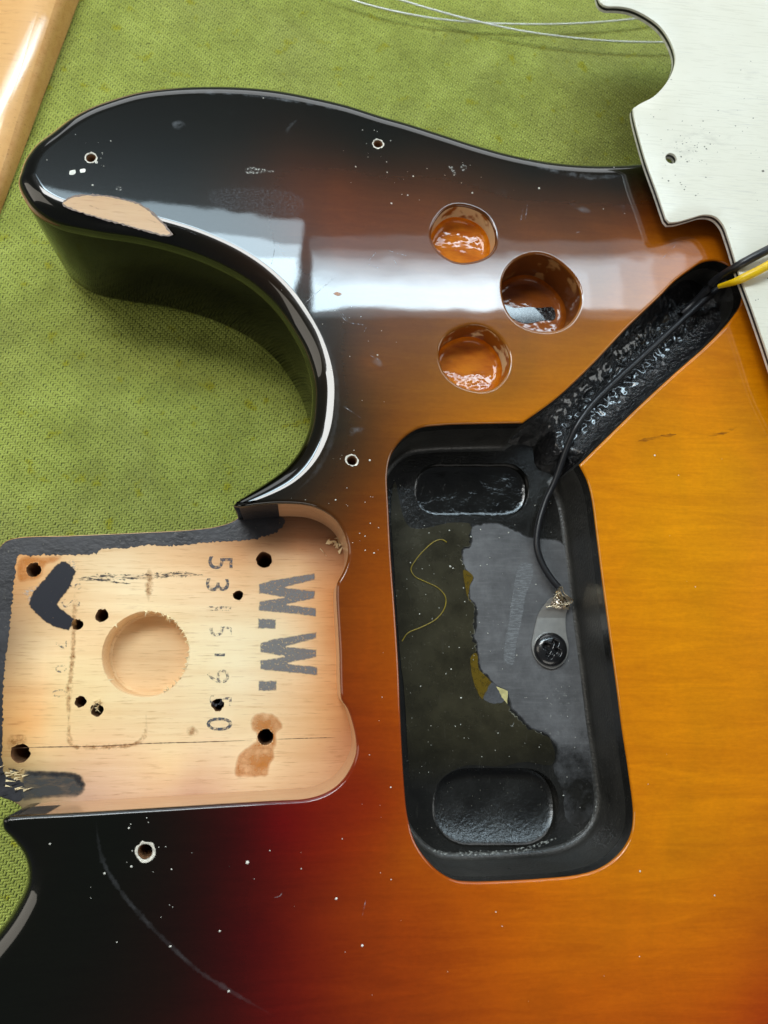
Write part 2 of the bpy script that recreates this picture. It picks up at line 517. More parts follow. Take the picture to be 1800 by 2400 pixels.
# ------------------------------------------------------------------ guitar body outline
RO = 5.5      # round-over of the outer edge
A = []        # (x, y, radius, kind) in mm; kind 0 outer edge, 1 neck pocket wall
def seg(pts, z, r, kind):
    rr = r if hasattr(r, '__len__') else [r] * len(pts)
    for p, q in zip(pts, rr):
        x, y = unp(p[0], p[1], z); A.append((x, y, q, kind))
seg([(2250, 250), (1900, 320), (1700, 356), (1516, 373), (1442, 378), (1361, 377), (1280, 369), (1198, 353), (1117, 331), (1036, 305), (954, 279), (900, 264),
     (814, 237), (732, 218), (651, 203), (570, 195), (488, 193), (407, 196), (325, 206), (260, 224), (206, 244), (157, 271), (114, 304)], -2.0, RO, 0)
seg([(80, 339), (54, 374), (43, 404)], -3.0, RO, 0)
seg([(45, 439), (59, 472), (84, 503), (136, 534), (217, 553), (336, 572), (461, 608), (570, 662), (640, 722), (694, 800)], -5.0, RO, 0)
seg([(715, 845), (730, 904), (730, 958)], -5.0, RO, 0)
seg([(722, 1003), (700, 1052), (667, 1094), (624, 1129)], -2.5, [RO, RO, 5, 4], 0)
seg([(580, 1158), (553, 1178), (547, 1187)], -1.5, [2.6, 1.6, 1.2], 0)
seg([(560, 1188)], 0, [.9], 1)
nA1 = len(A)
seg([(600, 1184), (651, 1180), (721, 1184), (759, 1198), (787, 1219), (806, 1250), (816, 1285), (813, 1315), (803, 1342), (790, 1366), (788, 1390), (790, 1440), (795, 1525), (797, 1610),
     (800, 1640), (814, 1661), (827, 1699), (834, 1735), (834, 1766), (820, 1803), (797, 1835), (765, 1858), (721, 1872), (651, 1877), (542, 1883), (380, 1893), (163, 1906), (50, 1912)], -.3, .9, 1)
seg([(14, 1914), (6, 1920)], -1.0, [1.2, 1.6], 0)
seg([(8, 1942), (27, 1970), (46, 2006), (54, 2039), (52, 2077), (33, 2120), (5, 2165), (-40, 2220), (-110, 2300), (-190, 2420), (-240, 2600)], -2.0, [2.4, 3.6, 5, RO, RO, RO, RO, RO, RO, RO, RO], 0)
seg([(2250, 2600)], -2, RO, 0)
A = np.array(A)
corner_ids = [0, len(A) - 2, len(A) - 1]
loopA = catmull(A, True, .9, corner_ids)
if ccw(loopA[:, :2])[0, 0] != loopA[0, 0] or ccw(loopA[:, :2])[0, 1] != loopA[0, 1]: loopA = loopA[::-1].copy()
LA = loopA[:, :2].copy(); RA = np.clip(loopA[:, 2], .7, RO)
KA = loopA[:, 3] > .5

def circle(px, py, r, z=0, n=40, wob=.0, seed=0):
    c = np.array(unp(px, py, z)); t = np.linspace(0, 2 * math.pi, n, endpoint=False)
    rr = r * (1 + wob * np.sin(2 * t + seed) + wob * .7 * np.sin(3 * t + seed * 2.1) + wob * .5 * np.sin(5 * t + seed * 3.3))
    return c + np.stack([np.cos(t), np.sin(t)], 1) * rr[:, None]

def pxr(px, py, r, z=0):
    a = np.array(unp(px - r, py, z)); b = np.array(unp(px + r, py, z)); return float(np.linalg.norm(a - b) / 2)

# pickup cavity and wiring channel share one rim
cav = [(1225, 991), (1117, 993), (1036, 996), (981, 1004), (943, 1029), (917, 1066), (908, 1108), (911, 1197), (916, 1300), (926, 1437), (934, 1564), (939, 1691), (946, 1820), (955, 1912),
       (972, 1972), (998, 2013), (1031, 2045), (1066, 2063), (1103, 2067), (1187, 2065), (1272, 2060), (1356, 2051), (1411, 2033), (1453, 2000), (1478, 1959), (1485, 1912), (1474, 1811), (1458, 1705),
       (1445, 1604), (1428, 1480), (1411, 1353), (1398, 1248), (1387, 1166), (1376, 1125), (1358, 1089),
       (1415, 1033), (1497, 953), (1578, 878), (1659, 806), (1710, 752), (1736, 712), (1738, 668), (1716, 628), (1681, 611), (1648, 614), (1616, 633), (1578, 662), (1551, 690), (1470, 768), (1388, 855), (1307, 931)]
cavp = P(cav, -.2)
LC = ccw(catmull(cavp, True, .8, (0, 34)))
drill = [(1087, 548, 73, 1.3, .025), (1268, 686, 93, 4.0, .02), (1113, 838, 81, 2.2, .02)]
LD = [circle(x, y, pxr(x, y, r), 0, 56, w, s) for x, y, r, s, w in drill]
screws = [(213, 370), (886, 337), (825, 1079), (340, 1996)]
LS = [circle(x, y, 1.15 if i < 3 else 1.5, 0, 36, .03, i) for i, (x, y) in enumerate(screws)]

# ------------------------------------------------------------------ sunburst colours
K = (10, 10, 12)
burst = [(700, 420, 76, 37, 28), (800, 440, 92, 44, 28), (400, 2060, 24, 9, 11), (900, 460, 86, 43, 28), (1010, 480, 98, 49, 29), (1250, 540, 104, 54, 28), (1400, 530, 104, 54, 27), (1420, 600, 116, 62, 30), (790, 600, 104, 50, 28), (680, 560, 74, 37, 28), (860, 850, 108, 62, 38), (905, 1000, 112, 62, 28),
         (1000, 920, 138, 82, 36), (1150, 920, 156, 94, 32), (1120, 700, 118, 66, 32), (950, 700, 100, 54, 32), (1150, 975, 188, 108, 18), (1400, 660, 132, 76, 32), (1550, 590, 168, 92, 24), (1510, 500, 88, 40, 20), (1450, 440, 32, 22, 24), (1660, 590, 178, 94, 14),
         (1650, 480, 90, 45, 22), (1300, 470, 64, 35, 26), (1180, 440, 54, 32, 27), (1250, 400, 20, 17, 20), (1000, 380, 44, 27, 26), (850, 380, 44, 26, 25), (880, 330, 16, 16, 18),
         (1600, 900, 216, 128, 12), (1700, 1100, 224, 142, 6), (1550, 1300, 224, 142, 4), (1650, 1700, 216, 130, 5), (1550, 2000, 212, 124, 4), (1300, 2200, 200, 100, 4), (1700, 2300, 198, 94, 6), (1200, 2350, 184, 84, 6),
         (1795, 2390, 168, 60, 12), (2100, 1400, 200, 110, 8), (2200, 2300, 60, 10, 10), (1850, 1900, 212, 124, 4),
         (855, 1190, 112, 54, 18), (862, 1400, 150, 70, 8), (880, 1600, 158, 68, 8), (890, 1800, 146, 52, 8), (960, 2010, 172, 78, 8), (870, 1880, 142, 40, 8), (1000, 2150, 162, 66, 8), (850, 1300, 132, 62, 10),
         (660, 1930, 104, 5, 12), (560, 1950, 60, 4, 11), (700, 2100, 110, 24, 10), (800, 2130, 140, 46, 8), (600, 2200, 78, 5, 11), (500, 2100, 46, 6, 10), (300, 2000, *K), (200, 2200, *K), (400, 2300, 28, 9, 10),
         (650, 2380, 92, 10, 11), (820, 2330, 138, 44, 9), (100, 1980, *K), (760, 1930, 122, 26, 9), (450, 1950, 32, 8, 10), (540, 2320, 62, 6, 11), (850, 2450, 130, 40, 10), (100, 2350, *K), (0, 2600, *K),
         (700, 1160, 36, 24, 22), (790, 1180, 82, 46, 26), (800, 1000, 40, 30, 30), (790, 850, 46, 30, 27), (770, 750, 38, 26, 26), (600, 480, 54, 29, 25), (500, 420, 28, 19, 19), (400, 400, *K), (300, 300, *K), (150, 450, *K), (550, 320, 18, 15, 16), (750, 340, 34, 21, 21), (640, 1140, *K)]
for p in [(1516, 373), (1361, 377), (1198, 353), (1036, 305), (900, 264), (732, 218), (570, 195), (407, 195), (260, 224), (114, 304), (43, 404), (59, 472), (217, 553), (461, 608), (640, 722), (730, 904), (722, 1003), (667, 1094), (553, 1178), (1700, 356), (2250, 250),
          (100, 1915), (46, 2006), (5, 2163), (300, 1900)]:
    burst.append((p[0], p[1], *K))
_bf = rbf(burst)
def burst_colour(xyz):
    return lin(np.clip(_bf(xyz), 3, 250)) * np.array([.92, 1.02, .4])

body = thing('electric_guitar', 'sunburst electric guitar body with empty neck pocket and black pickup cavity', 'guitar body', (0, 0, ZM))

# ------------------------------------------------------------------ lacquered shell
def build_shell():
    mb = MB()
    prof = [math.radians(a) for a in (0, 12, 24, 36, 48, 60, 72, 82, 90)]
    rings = [z3(off(LA, -RA - .25), 0)]
    for a in prof:
        rings.append(z3(off(LA, -RA * (1 - math.sin(a))), -RA * (1 - math.cos(a))))
    zb = np.where(KA, -30.0, ZM + 5.0)
    low = [z3(LA, zb), z3(off(LA, np.where(KA, 0, -.6)), zb - 2.2), z3(off(LA, np.where(KA, 0, -2.2)), zb - 4.0), z3(off(LA, np.where(KA, 0, -5)), zb - 4.9)]
    mats = np.where(KA & np.roll(KA, -1), 1, 0)
    mb.rings(rings)                                   # rounded edge, painted
    mb.rings([rings[-1]] + [z3(LA, -2.2 - RA * .0 - np.where(KA, 0, 4))] + low, mat=[1 if m else 2 for m in mats])
    # holes: small lip that rolls over into each opening
    inner = []
    for l, r in [(LC, .6)] + [(d, .65) for d in LD] + [(s, .25) for s in LS]:
        hr = [z3(off(l, r + .2), 0)]
        for a in (0, 18, 36, 54, 72, 90):
            a = math.radians(a)
            hr.append(z3(off(l, r * (1 - math.sin(a))), -r * (1 - math.cos(a))))
        mb.rings(hr, flip=True)
        inner.append(hr[0][:, :2])
    v, f = cap(rings[0][:, :2], inner, 2.0)
    mb.add(z3(v, 0), f)
    o = mb.build('lacquered_shell', [M_LAC, M_WALLWOOD, M_BLACKWALL], body, colour=burst_colour, sharp=50)
    return o
build_shell()

# ------------------------------------------------------------------ pickup cavity
ZF = -20.0
def pill(cx, cy, hx, hy, z, n=44, wob=0.02):
    """rounded slot given in pixels at depth z"""
    pts = []; rad = hy * .92; m = n // 4
    for q, (sx, sy) in enumerate(((1, 1), (-1, 1), (-1, -1), (1, -1))):
        for i in range(m):
            t = math.pi / 2 * (q + i / (m - 1))
            pts.append((cx + sx * (hx - rad) + rad * math.cos(t), cy + sy * (hy - rad) + rad * math.sin(t) + wob * hy * math.sin(3 * t)))
    return ccw(P(pts, z))
slots = [pill(1106, 1147, 134, 63, ZF), pill(1162, 1893, 148, 95, ZF)]
def build_cavity():
    mb = MB()
    fr = 1.6
    rings = [z3(LC, -.57), z3(LC, -4.5), z3(LC, ZF + fr)]
    for a in (15, 30, 45, 58, 70, 80, 90):
        a = math.radians(a)
        rings.append(z3(off(LC, -fr * (1 - math.cos(a))), ZF + fr * (1 - math.sin(a))))
    mb.rings(rings[:2], flip=True)
    mb.rings(rings[1:], flip=True, mat=1)
    v, f = cap(rings[-1][:, :2], slots, 3.0)
    mb.add(z3(v, ZF), f)
    o = mb.build('pickup_cavity', [M_CAV, M_CAVWALL], body, sharp=45)
    tag(o, 'black painted pickup cavity with rounded corners')
    for k, s in enumerate(slots):
        m = MB()
        top = [z3(s, ZF), z3(off(s, -.06), ZF - .3)]
        lo, hi = s[:, 1].min(), s[:, 1].max()
        def depth(q, e):
            t = np.clip((hi - q[:, 1]) / (hi - lo), 0, 1)
            D = np.full(len(q), 3.0) if k == 0 else 5.0 - 3.9 * t ** 2.2
            return ZF - D * e
        for ins, e in ((.15, .75), (.4, .92), (.9, .98), (1.6, 1.0)):
            q = off(s, -ins); top.append(np.concatenate([q, depth(q, e)[:, None]], 1))
        m.rings(top, flip=True)
        v, f = cap(top[-1][:, :2], grid=1.2); m.add(np.concatenate([v, depth(v, 1.0)[:, None]], 1), f)
        m.build('recess', M_CAV if k else M_WETC, o, sharp=35)
    return o
cavity = build_cavity()

def build_channel():
    a = np.array(unp(1700, 655, 0)); b = np.array(unp(1298, 1031, 0))
    d = (b - a); Ln = np.linalg.norm(d); d /= Ln; n = np.array([-d[1], d[0]])
    ns, nc = 150, 46
    V = []
    for i in range(ns + 1):
        s = -8 + (Ln + 8 + 7) * i / ns
        for j in range(nc + 1):
            c = -9.5 + 19 * j / nc
            p = a + d * s + n * c
            z = -12.6 + 2.6 * (abs(c) / 7.6) ** 3
            lump = noise.noise(Vector((p[0] * .55, p[1] * .55, 3.0))) * .32 + noise.noise(Vector((p[0] * 1.3, p[1] * 1.3, 8.0))) * .20
            fade = min(1, max(0, (s - 4) / 12))
            z += lump * (0.35 + .65 * fade)
            end = max(0, s - (Ln - 7 + 1.5 * math.sin(c * .6)))
            z -= 1.1 * end + .05 * end ** 2
            V.append((p[0], p[1], max(z, ZF - 6)))
    Fc = [(i * (nc + 1) + j, i * (nc + 1) + j + 1, (i + 1) * (nc + 1) + j + 1, (i + 1) * (nc + 1) + j) for i in range(ns) for j in range(nc)]
    mb = MB(); mb.add(V, Fc)
    o = mb.build('wiring_channel', M_WET, body)
    tag(o, 'lumpy glossy black wiring channel running up to the pickguard')
build_channel()

# ------------------------------------------------------------------ three drilled holes, screw holes
def make_amber(name, a, b, bump=.6):
    t = NT(name); co = t.coord((.35, 1, 1)); co2 = t.coord()
    g = t.noise(co, .5, 4); n = t.noise(co2, .17, 1); fine = t.noise(co2, .6, 1)
    t.set(Base_Color=t.ramp(g, [(.3, a), (.7, b)]), Roughness=.5, Coat_Weight=.7, Coat_Roughness=.015)
    t.b.inputs['Specular IOR Level'].default_value = .1
    m = t.n('Math', operation='MULTIPLY_ADD'); t.l(fine, m.inputs[0]); m.inputs[1].default_value = .25; t.l(n, m.inputs[2])
    t.bump(m.outputs[0], bump, 1.0, 'Coat Normal')
    return t.m
M_AMB = make_amber('amber_pooled_lacquer', L4(178, 88, 6), L4(214, 126, 18), .32)
M_AMBD = make_amber('brown_pooled_lacquer', L4(128, 62, 8), L4(160, 84, 16), .35)
def make_holewall(name, split, a, b):
    t = NT(name); co = t.coord(); n = t.noise(co, .16, 3)
    t.set(Base_Color=t.ramp(n, [(split - .03, a), (split + .03, b)]), Roughness=.35, Coat_Weight=.8, Coat_Roughness=.06)
    return t.m
HW = [make_holewall('hole_wall_bare', .40, L4(120, 70, 28), L4(190, 172, 138)), make_holewall('hole_wall_brown', .60, L4(92, 46, 12), L4(150, 110, 66)), make_holewall('hole_wall_mixed', .55, L4(120, 62, 16), L4(205, 188, 150))]
depths = [7.0, 12.5, 8.5]
def build_drills():
    for k, (l, d) in enumerate(zip(LD, depths)):
        m = MB(); fl = 2.0
        r = [z3(l, -.62), z3(off(l, -.1), -d * .35), z3(off(l, -.2), -d + fl)]
        for a in (30, 60, 90):
            a = math.radians(a); r.append(z3(off(l, -.2 - fl * (1 - math.cos(a))), -d + fl * (1 - math.sin(a))))
        m.rings(r[:3], flip=True, mat=1); m.rings(r[2:], flip=True, mat=0)
        v, f = cap(r[-1][:, :2]); m.add(z3(v, -d), f)
        o = m.build('drilled_hole', [M_AMBD if k == 1 else M_AMB, HW[k]], body, sharp=60)
        tag(o, ['round hole with bare wood ring and amber lacquer pooled inside', 'largest round hole with dark brown inside and black smear', 'round hole with glossy amber bottom'][k])
        if k == 1:
            sm = MB(); q = ccw(catmull(P([(1172, 712), (1205, 722), (1240, 720), (1262, 722), (1296, 722), (1300, 748), (1270, 752), (1230, 758), (1195, 742)], -d), True, .5))
            v, f = cap(q); sm.add(z3(v, -d + .12), f); sm.build('black_smear', M_WET, o, smooth=False)
    for k, l in enumerate(LS):
        m = MB(); m.rings([z3(l, -.24), z3(off(l, -.15), -1.0), z3(off(l, -.25), -16)], flip=True)
        v, f = cap(off(l, -.25)); m.add(z3(v, -16), f)
        o = m.build('screw_hole', M_DARKHOLE, body)
        w = MB(); jag = rng.normal(0, .12, len(l)); jag = (jag + np.roll(jag, 1)) * .7
        outer = off(l, (.40 if k != 3 else .6) + jag * .7)
        w.rings([z3(outer, .05), z3(off(l, .10), .09), z3(off(l, -.04), -.5)], flip=True)
        w.build('chipped_rim', M_RIM, o)
M_DARKHOLE = simple('dark_bored_wood', L4(120, 84, 54), .7, noise_amt=.4, bump=.5)
M_RIM = simple('chipped_white_rim', L4(208, 203, 190), .6, noise_amt=.35, nscale=1.5, bump=.4)
build_drills()

# ------------------------------------------------------------------ neck pocket
ZP = -16.0
def c5(pts): return [(x * .54249, 1200 + y * .54249) for x, y in pts]              # traced on an enlarged crop
def cW(pts): return [(440 + x * .24111, 1260 + y * .24111) for x, y in pts]
def cS(pts): return [(x * .24111, 1680 + y * .24111) for x, y in pts]
def cA(pts): return [(30 + x * .24111, 1290 + y * .24111) for x, y in pts]
Bp = [(-14, 1340), (-8, 1296), (10, 1270), (40, 1260), (163, 1255), (325, 1248), (450, 1241), (510, 1233), (548, 1220), (572, 1200), (600, 1170), (700, 1165), (800, 1190), (850, 1290), (820, 1400), (830, 1600),
      (870, 1740), (850, 1830), (770, 1900), (600, 1910), (300, 1925), (90, 1925), (40, 1885), (22, 1876), (0, 1868), (-14, 1850), (-18, 1800), (-18, 1550)]
LB = ccw(catmull(P(Bp, ZP), True, .9))
def ragged(l, amp, seed=0, power=1.0):
    r = np.random.default_rng(seed)
    return off(l, r.normal(0, amp, len(l)) * power)
bolt = [(c5([(1140, 207)])[0], 2.05), (c5([(1147, 972)])[0], 1.95), (c5([(146, 250)])[0], 1.8), (c5([(88, 1042)])[0], 2.2)]
pilot = [(c5([(1028, 360)])[0], 1.25), (c5([(940, 832)])[0], 1.5), (c5([(442, 447)])[0], 1.6), (c5([(335, 486)])[0], 1.35), (c5([(348, 819)])[0], 1.35), (c5([(420, 855)])[0], 1.5)]
LBh = [ragged(circle(p[0], p[1], r, ZP, 22), .09, i) for i, (p, r) in enumerate(bolt)]
LPh = [ragged(circle(p[0], p[1], r, ZP, 20), .10, 20 + i) for i, (p, r) in enumerate(pilot)]
bigc = c5([(631, 612)])[0]
Rb = pxr(bigc[0], bigc[1], 102, ZP)
LBig = circle(bigc[0], bigc[1], Rb, ZP, 110, .006, 2)
_t = np.linspace(0, 2 * math.pi, 110, endpoint=False)
_rag = np.where((np.cos(_t - .35) > .45), 1.0, .18)
LBig = off(LBig, np.abs(np.random.default_rng(5).normal(0, .34, 110)) * -_rag + .1)

pocket_ctrl = [(60, 1330, 214, 150, 88), (200, 1320, 224, 190, 142), (400, 1300, 222, 178, 128), (560, 1300, 205, 150, 100), (700, 1270, 176, 124, 84), (770, 1290, 160, 112, 76), (760, 1230, 110, 80, 56), (650, 1230, 90, 66, 48), (690, 1330, 224, 178, 128),
               (780, 1400, 200, 128, 70), (780, 1500, 210, 142, 84), (780, 1620, 216, 150, 92), (810, 1730, 190, 128, 84), (770, 1700, 218, 160, 104), (740, 1820, 206, 160, 116), (700, 1500, 236, 204, 158), (600, 1600, 236, 204, 158), (500, 1450, 238, 206, 160), (400, 1650, 236, 200, 150),
               (250, 1500, 232, 190, 136), (100, 1550, 236, 196, 142), (60, 1700, 226, 160, 92), (100, 1760, 232, 188, 130), (400, 1800, 236, 198, 146), (600, 1800, 236, 200, 150), (300, 1360, 236, 204, 156), (450, 1850, 196, 150, 118), (200, 1860, 190, 150, 120), (20, 1850, 110, 96, 60), (-10, 1500, 120, 90, 60)]
_pf = rbf([(x, y, r, g, b) for x, y, r, g, b in [(*[u for u in (px, py)], r, g, b) for px, py, r, g, b in pocket_ctrl]])
def pocket_colour(xyz):
    # control points were read at the pocket's own depth
    k = H / (H - ZP)
    q = xyz.copy(); q[:, :2] *= k
    return np.clip(lin(np.clip(_pf(q), 20, 245)) * np.array([1.12, 1.22, 1.38]), 0, .93)

def build_pocket():
    mb = MB()
    holes = LBh + LPh + [LBig]
    v, f = cap(off(LB, -.3), holes, 2.5)
    mb.add(z3(v, ZP), f)
    mb.rings([z3(off(LB, -.3), ZP), z3(off(LB, -.08), ZP - .1), z3(LB, ZP - .35)], flip=False)
    o = mb.build('neck_pocket', [M_POCKET], body, colour=pocket_colour, sharp=50)
    tag(o, 'bare pale wood neck pocket with stamps and bolt holes')
    sd = MB(); sd.rings([z3(LB, ZP - .35), z3(LB, ZP - 20), z3(LB, ZM + 5), z3(off(LB, -2), ZM + 1)])
    sd.build('pocket_edge', M_BLACKWALL, o)
    for l in LBh + LPh:
        m = MB(); m.rings([z3(l, ZP), z3(off(l, -.12), ZP - 1.2), z3(off(l, -.3), ZP - 24)], flip=True)
        v, f = cap(off(l, -.3)); m.add(z3(v, ZP - 24), f)
        m.build('bolt_hole' if len(l) == 22 else 'pilot_hole', M_DARKHOLE, o)
    m = MB(); d = 7.5; smooth_l = circle(bigc[0], bigc[1], Rb * .985, ZP, 110, .006, 2)
    m.rings([z3(LBig, ZP), z3(smooth_l, ZP - .5), z3(smooth_l, ZP - d + .6), z3(off(smooth_l, -.6), ZP - d)], flip=True)
    v, f = cap(off(smooth_l, -.6)); m.add(z3(v, ZP - d), f)
    m.build('round_bore', M_HOLEWOOD, o, sharp=40)
    # splinters round the bore
    for i in range(46):
        a = rng.normal(.35, .75) if i < 36 else rng.uniform(0, 6.28)
        c = np.array(unp(*bigc, ZP)); u = np.array([math.cos(a), math.sin(a)]); tn = np.array([-u[1], u[0]])
        b0 = c + u * (Rb + .15); tip = c + u * (Rb - rng.uniform(.5, 1.5)) + tn * rng.normal(0, .7)
        w = rng.uniform(.12, .4)
        mm = MB(); zt = ZP + rng.uniform(-.3, .5)
        mm.add([(*(b0 - tn * w), ZP + .02), (*(b0 + tn * w), ZP + .02), (*tip, zt), (*((b0 + tip) / 2), zt + .22)], [(0, 1, 3), (1, 2, 3), (2, 0, 3), (0, 2, 1)])
        mm.build('splinter', M_SPLINT, o, smooth=False)
    return o
M_SPLINT = simple('pale_splinter', L4(240, 214, 170), .6)
pocket = build_pocket()

def set_edge(o, vals):
    a = o.data.attributes.new('edge', 'FLOAT', 'POINT')
    a.data.foreach_set('value', np.asarray(vals, np.float32))
def ldist(q, l):
    a = l; b = np.roll(l, -1, 0); d = b - a; best = np.full(len(q), 1e9)
    for i in range(len(l)):
        t = np.clip(((q - a[i]) @ d[i]) / (d[i] @ d[i] + 1e-12), 0, 1)
        best = np.minimum(best, np.linalg.norm(q - a[i] - t[:, None] * d[i], axis=1))
    return best

def decal(name, loop, z, mat, parent, jag=0.0, seed=0, step=.5, corners=(), smooth_curve=True, thick=0.0, label=None, fade=0.0):
    l = ccw(catmull(loop, True, step, corners if smooth_curve else range(len(loop))))
    if jag:
        r = np.random.default_rng(seed); j = r.normal(0, jag, len(l)); l = off(l, (j + np.roll(j, 1)) / 1.6)
    m = MB()
    if parent is pocket:
        v, f = cap(l, grid=.22 if 0 < fade < .4 else .45); c = v[f].mean(1); k = np.ones(len(f), bool)
        for hh in LBh + LPh + [LBig]: k &= ~inside(c, off(hh, .02))
        f = f[k]
    else: v, f = cap(l, grid=max(.3, fade * .5) if fade else None)
    m.add(z3(v, z), f)
    if thick: m.rings([z3(l, z), z3(off(l, .04), z - thick)])
    o = m.build(name, mat, parent, smooth=bool(thick), merge=1e-4 if thick else 0, sharp=40)
    if not thick: set_edge(o, np.clip(ldist(v, l) / fade, 0, 1) if fade else np.ones(len(v)))
    if label: o['label'] = label
    return o

def ribbon(name, pts, z, w, mat, parent, step=.5, seed=0, taper=True, soft=False):
    c = catmull(pts, False, step)
    d = np.gradient(c, axis=0); d /= np.linalg.norm(d, axis=1, keepdims=True) + 1e-9
    n = np.stack([-d[:, 1], d[:, 0]], 1); r = np.random.default_rng(seed)
    ww = w * .5 * (1 + r.normal(0, .25, len(c)))
    if taper:
        e = np.minimum(np.arange(len(c)), np.arange(len(c))[::-1]) / max(2, len(c) * .15); ww *= np.clip(e, .15, 1)
    m = MB(); k = len(c)
    if soft:
        ww = ww * 1.5
        m.rings([z3(c - n * ww[:, None], z), z3(c - n * ww[:, None] * .35, z), z3(c + n * ww[:, None] * .35, z), z3(c + n * ww[:, None], z)], closed=False)
        ed = np.concatenate([np.zeros(k), np.ones(k), np.ones(k), np.zeros(k)])
        ed *= np.tile(np.clip(np.minimum(np.arange(k), np.arange(k)[::-1]) / max(2, k * .2), 0, 1), 4)
    else:
        m.rings([z3(c - n * ww[:, None], z), z3(c + n * ww[:, None], z)], closed=False); ed = np.ones(2 * k)
    o = m.build(name, mat, parent, smooth=False, merge=0)
    set_edge(o, ed)
    return o

Z1, Z2, Z3_ = ZP + .05, ZP + .09, ZP + .13
# black paint that crept over the pocket's open edges
top_over = [(-25, 1262), (40, 1256), (163, 1251), (325, 1244), (450, 1236), (510, 1228), (560, 1212), (640, 1208), (668, 1222), (650, 1246), (600, 1262), (570, 1266), (472, 1273), (400, 1279), (352, 1277), (300, 1284), (235, 1288), (230, 1296), (163, 1300), (60, 1302), (43, 1303)]
left_over = [(34, 1362), (22, 1471), (16, 1520), (9, 1580), (7, 1700), (7, 1800), (20, 1822), (48, 1830), (55, 1868), (20, 1884), (-25, 1880), (-30, 1500)]
_over = ccw(catmull(P(top_over + left_over, ZP), True, .4))
_r = np.random.default_rng(3).normal(0, .16, len(_over)); _over = off(_over, _r)
def build_over():
    keep = inside(_over, off(LB, -.15))
    # stay on the wood: pull points that lie past the edge back onto it
    q = _over.copy()
    inner = off(LB, -.2)
    for i in np.where(~keep)[0]:
        q[i] = inner[np.argmin(((inner - q[i]) ** 2).sum(1))]
    u = [q[0]]
    for p in q[1:]:
        if np.linalg.norm(p - u[-1]) > .02: u.append(p)
    m = MB(); v, f = cap(np.array(u)); m.add(z3(v, Z1), f)
    o = m.build('black_overspray', M_OVER, pocket, smooth=False, merge=0)
build_over()
decal('marker_arrow', P(c5([(268, 210), (300, 222), (330, 256), (300, 330), (258, 384), (248, 400), (262, 414), (326, 464), (300, 513), (250, 502), (200, 480), (150, 434), (122, 402), (142, 345), (195, 285), (235, 235)]), ZP), Z2, M_MARK, pocket, .08, 2, .2, smooth_curve=False, fade=.25, label='thick black marker chevron pointing left')
decal('marker_smear', P(cS([(240, 525), (420, 520), (600, 528), (720, 535), (800, 590), (835, 660), (815, 740), (740, 780), (560, 790), (380, 800), (220, 815), (190, 720), (200, 640)]), ZP), Z2, M_SMUDGE, pocket, .12, 4, .3, fade=.7, label='grey black smear at the lower edge')
decal('marker_smear', P(cS([(238, 525), (420, 520), (600, 525), (720, 535), (800, 585), (838, 660), (800, 700), (700, 610), (560, 590), (400, 580), (280, 570)]), ZP), Z3_, M_SMUDGE2, pocket, .15, 5, .3, fade=.7)
for k, (dx, dy, dd) in enumerate(((0, 0, 0), (12, 573, 0))):
    W = [(1240, 345), (1240, 410), (950, 485), (1240, 515), (1240, 592), (965, 650), (1250, 682), (1250, 768), (690, 712), (690, 618), (930, 582), (690, 545), (690, 450), (830, 408)]
    decal('stamped_letter', P(cW([(x + dx, y + dy) for x, y in W]), ZP), Z1, M_INK, pocket, .06, 30 + k, .3, smooth_curve=False, fade=.3, label='grey stencilled letter W')
for k, q in enumerate(([(680, 785), (860, 790), (858, 890), (680, 888)], [(685, 1392), (866, 1388), (864, 1488), (686, 1495)])):
    decal('stamped_dot', P(cW(q), ZP), Z1, M_INK, pocket, .06, 40 + k, .3, smooth_curve=False, fade=.3)

def digit(ch, px, py, hpx, wpx, mat):
    cu = bpy.data.curves.new('digit_text', 'FONT'); cu.body = ch; cu.resolution_u = 4
    ob = bpy.data.objects.new('digit_text', cu); C.objects.link(ob)
    dg = bpy.context.evaluated_depsgraph_get()
    me = bpy.data.meshes.new_from_object(ob.evaluated_get(dg))
    bpy.data.objects.remove(ob); bpy.data.curves.remove(cu)
    co = np.array([v.co[:] for v in me.vertices]); lo, hi = co.min(0), co.max(0)
    n = (co - (lo + hi) / 2) / np.maximum(hi - lo, 1e-6)[None]
    pts = [(px + hpx * y, py + wpx * x) for x, y, _ in n]          # tops of the characters point right
    w = P(pts, ZP)
    par = np.array(body.location) / S
    for v, q in zip(me.vertices, w): v.co = Vector((q[0] * S, q[1] * S, (Z1 + .0) * S)) - body.location
    me.materials.clear(); me.materials.append(mat); me.name = 'stamped_digit'
    o = bpy.data.objects.new('stamped_digit', me); C.objects.link(o); o.parent = pocket
    set_edge(o, np.ones(len(me.vertices)))
    return o
for ch, x, y, h, w, mt in [('5', 318, 245, 235, 125, M_INK1), ('3', 290, 460, 225, 125, M_INK1), ('1', 315, 690, 215, 45, M_INK2), ('5', 320, 905, 215, 110, M_INK2), ('1', 312, 1140, 100, 26, M_INK1),
                           ('9', 295, 1350, 215, 135, M_INK2), ('5', 320, 1590, 215, 110, M_INK2), ('0', 308, 1812, 250, 130, M_INK1)]:
    px, py = cW([(x, y)])[0]; digit(ch, px, py, h * .24111, w * .24111, mt)
for ch, x, y, h, w in [('9', 610, 350, 120, 70), ('S', 560, 515, 190, 80), ('7', 470, 930, 110, 100), ('0', 470, 1150, 110, 80), ('0', 455, 1390, 140, 80)]:
    px, py = cA([(x, y)])[0]; digit(ch, px, py, h * .24111, w * .24111, M_INK2)
ribbon('dark_scuff', P(cA([(600, 275), (750, 268), (900, 255), (1100, 262), (1300, 250), (1500, 238), (1700, 232), (1850, 240)]), ZP), Z1, 1.3, M_PENCIL, pocket, .25, 1)
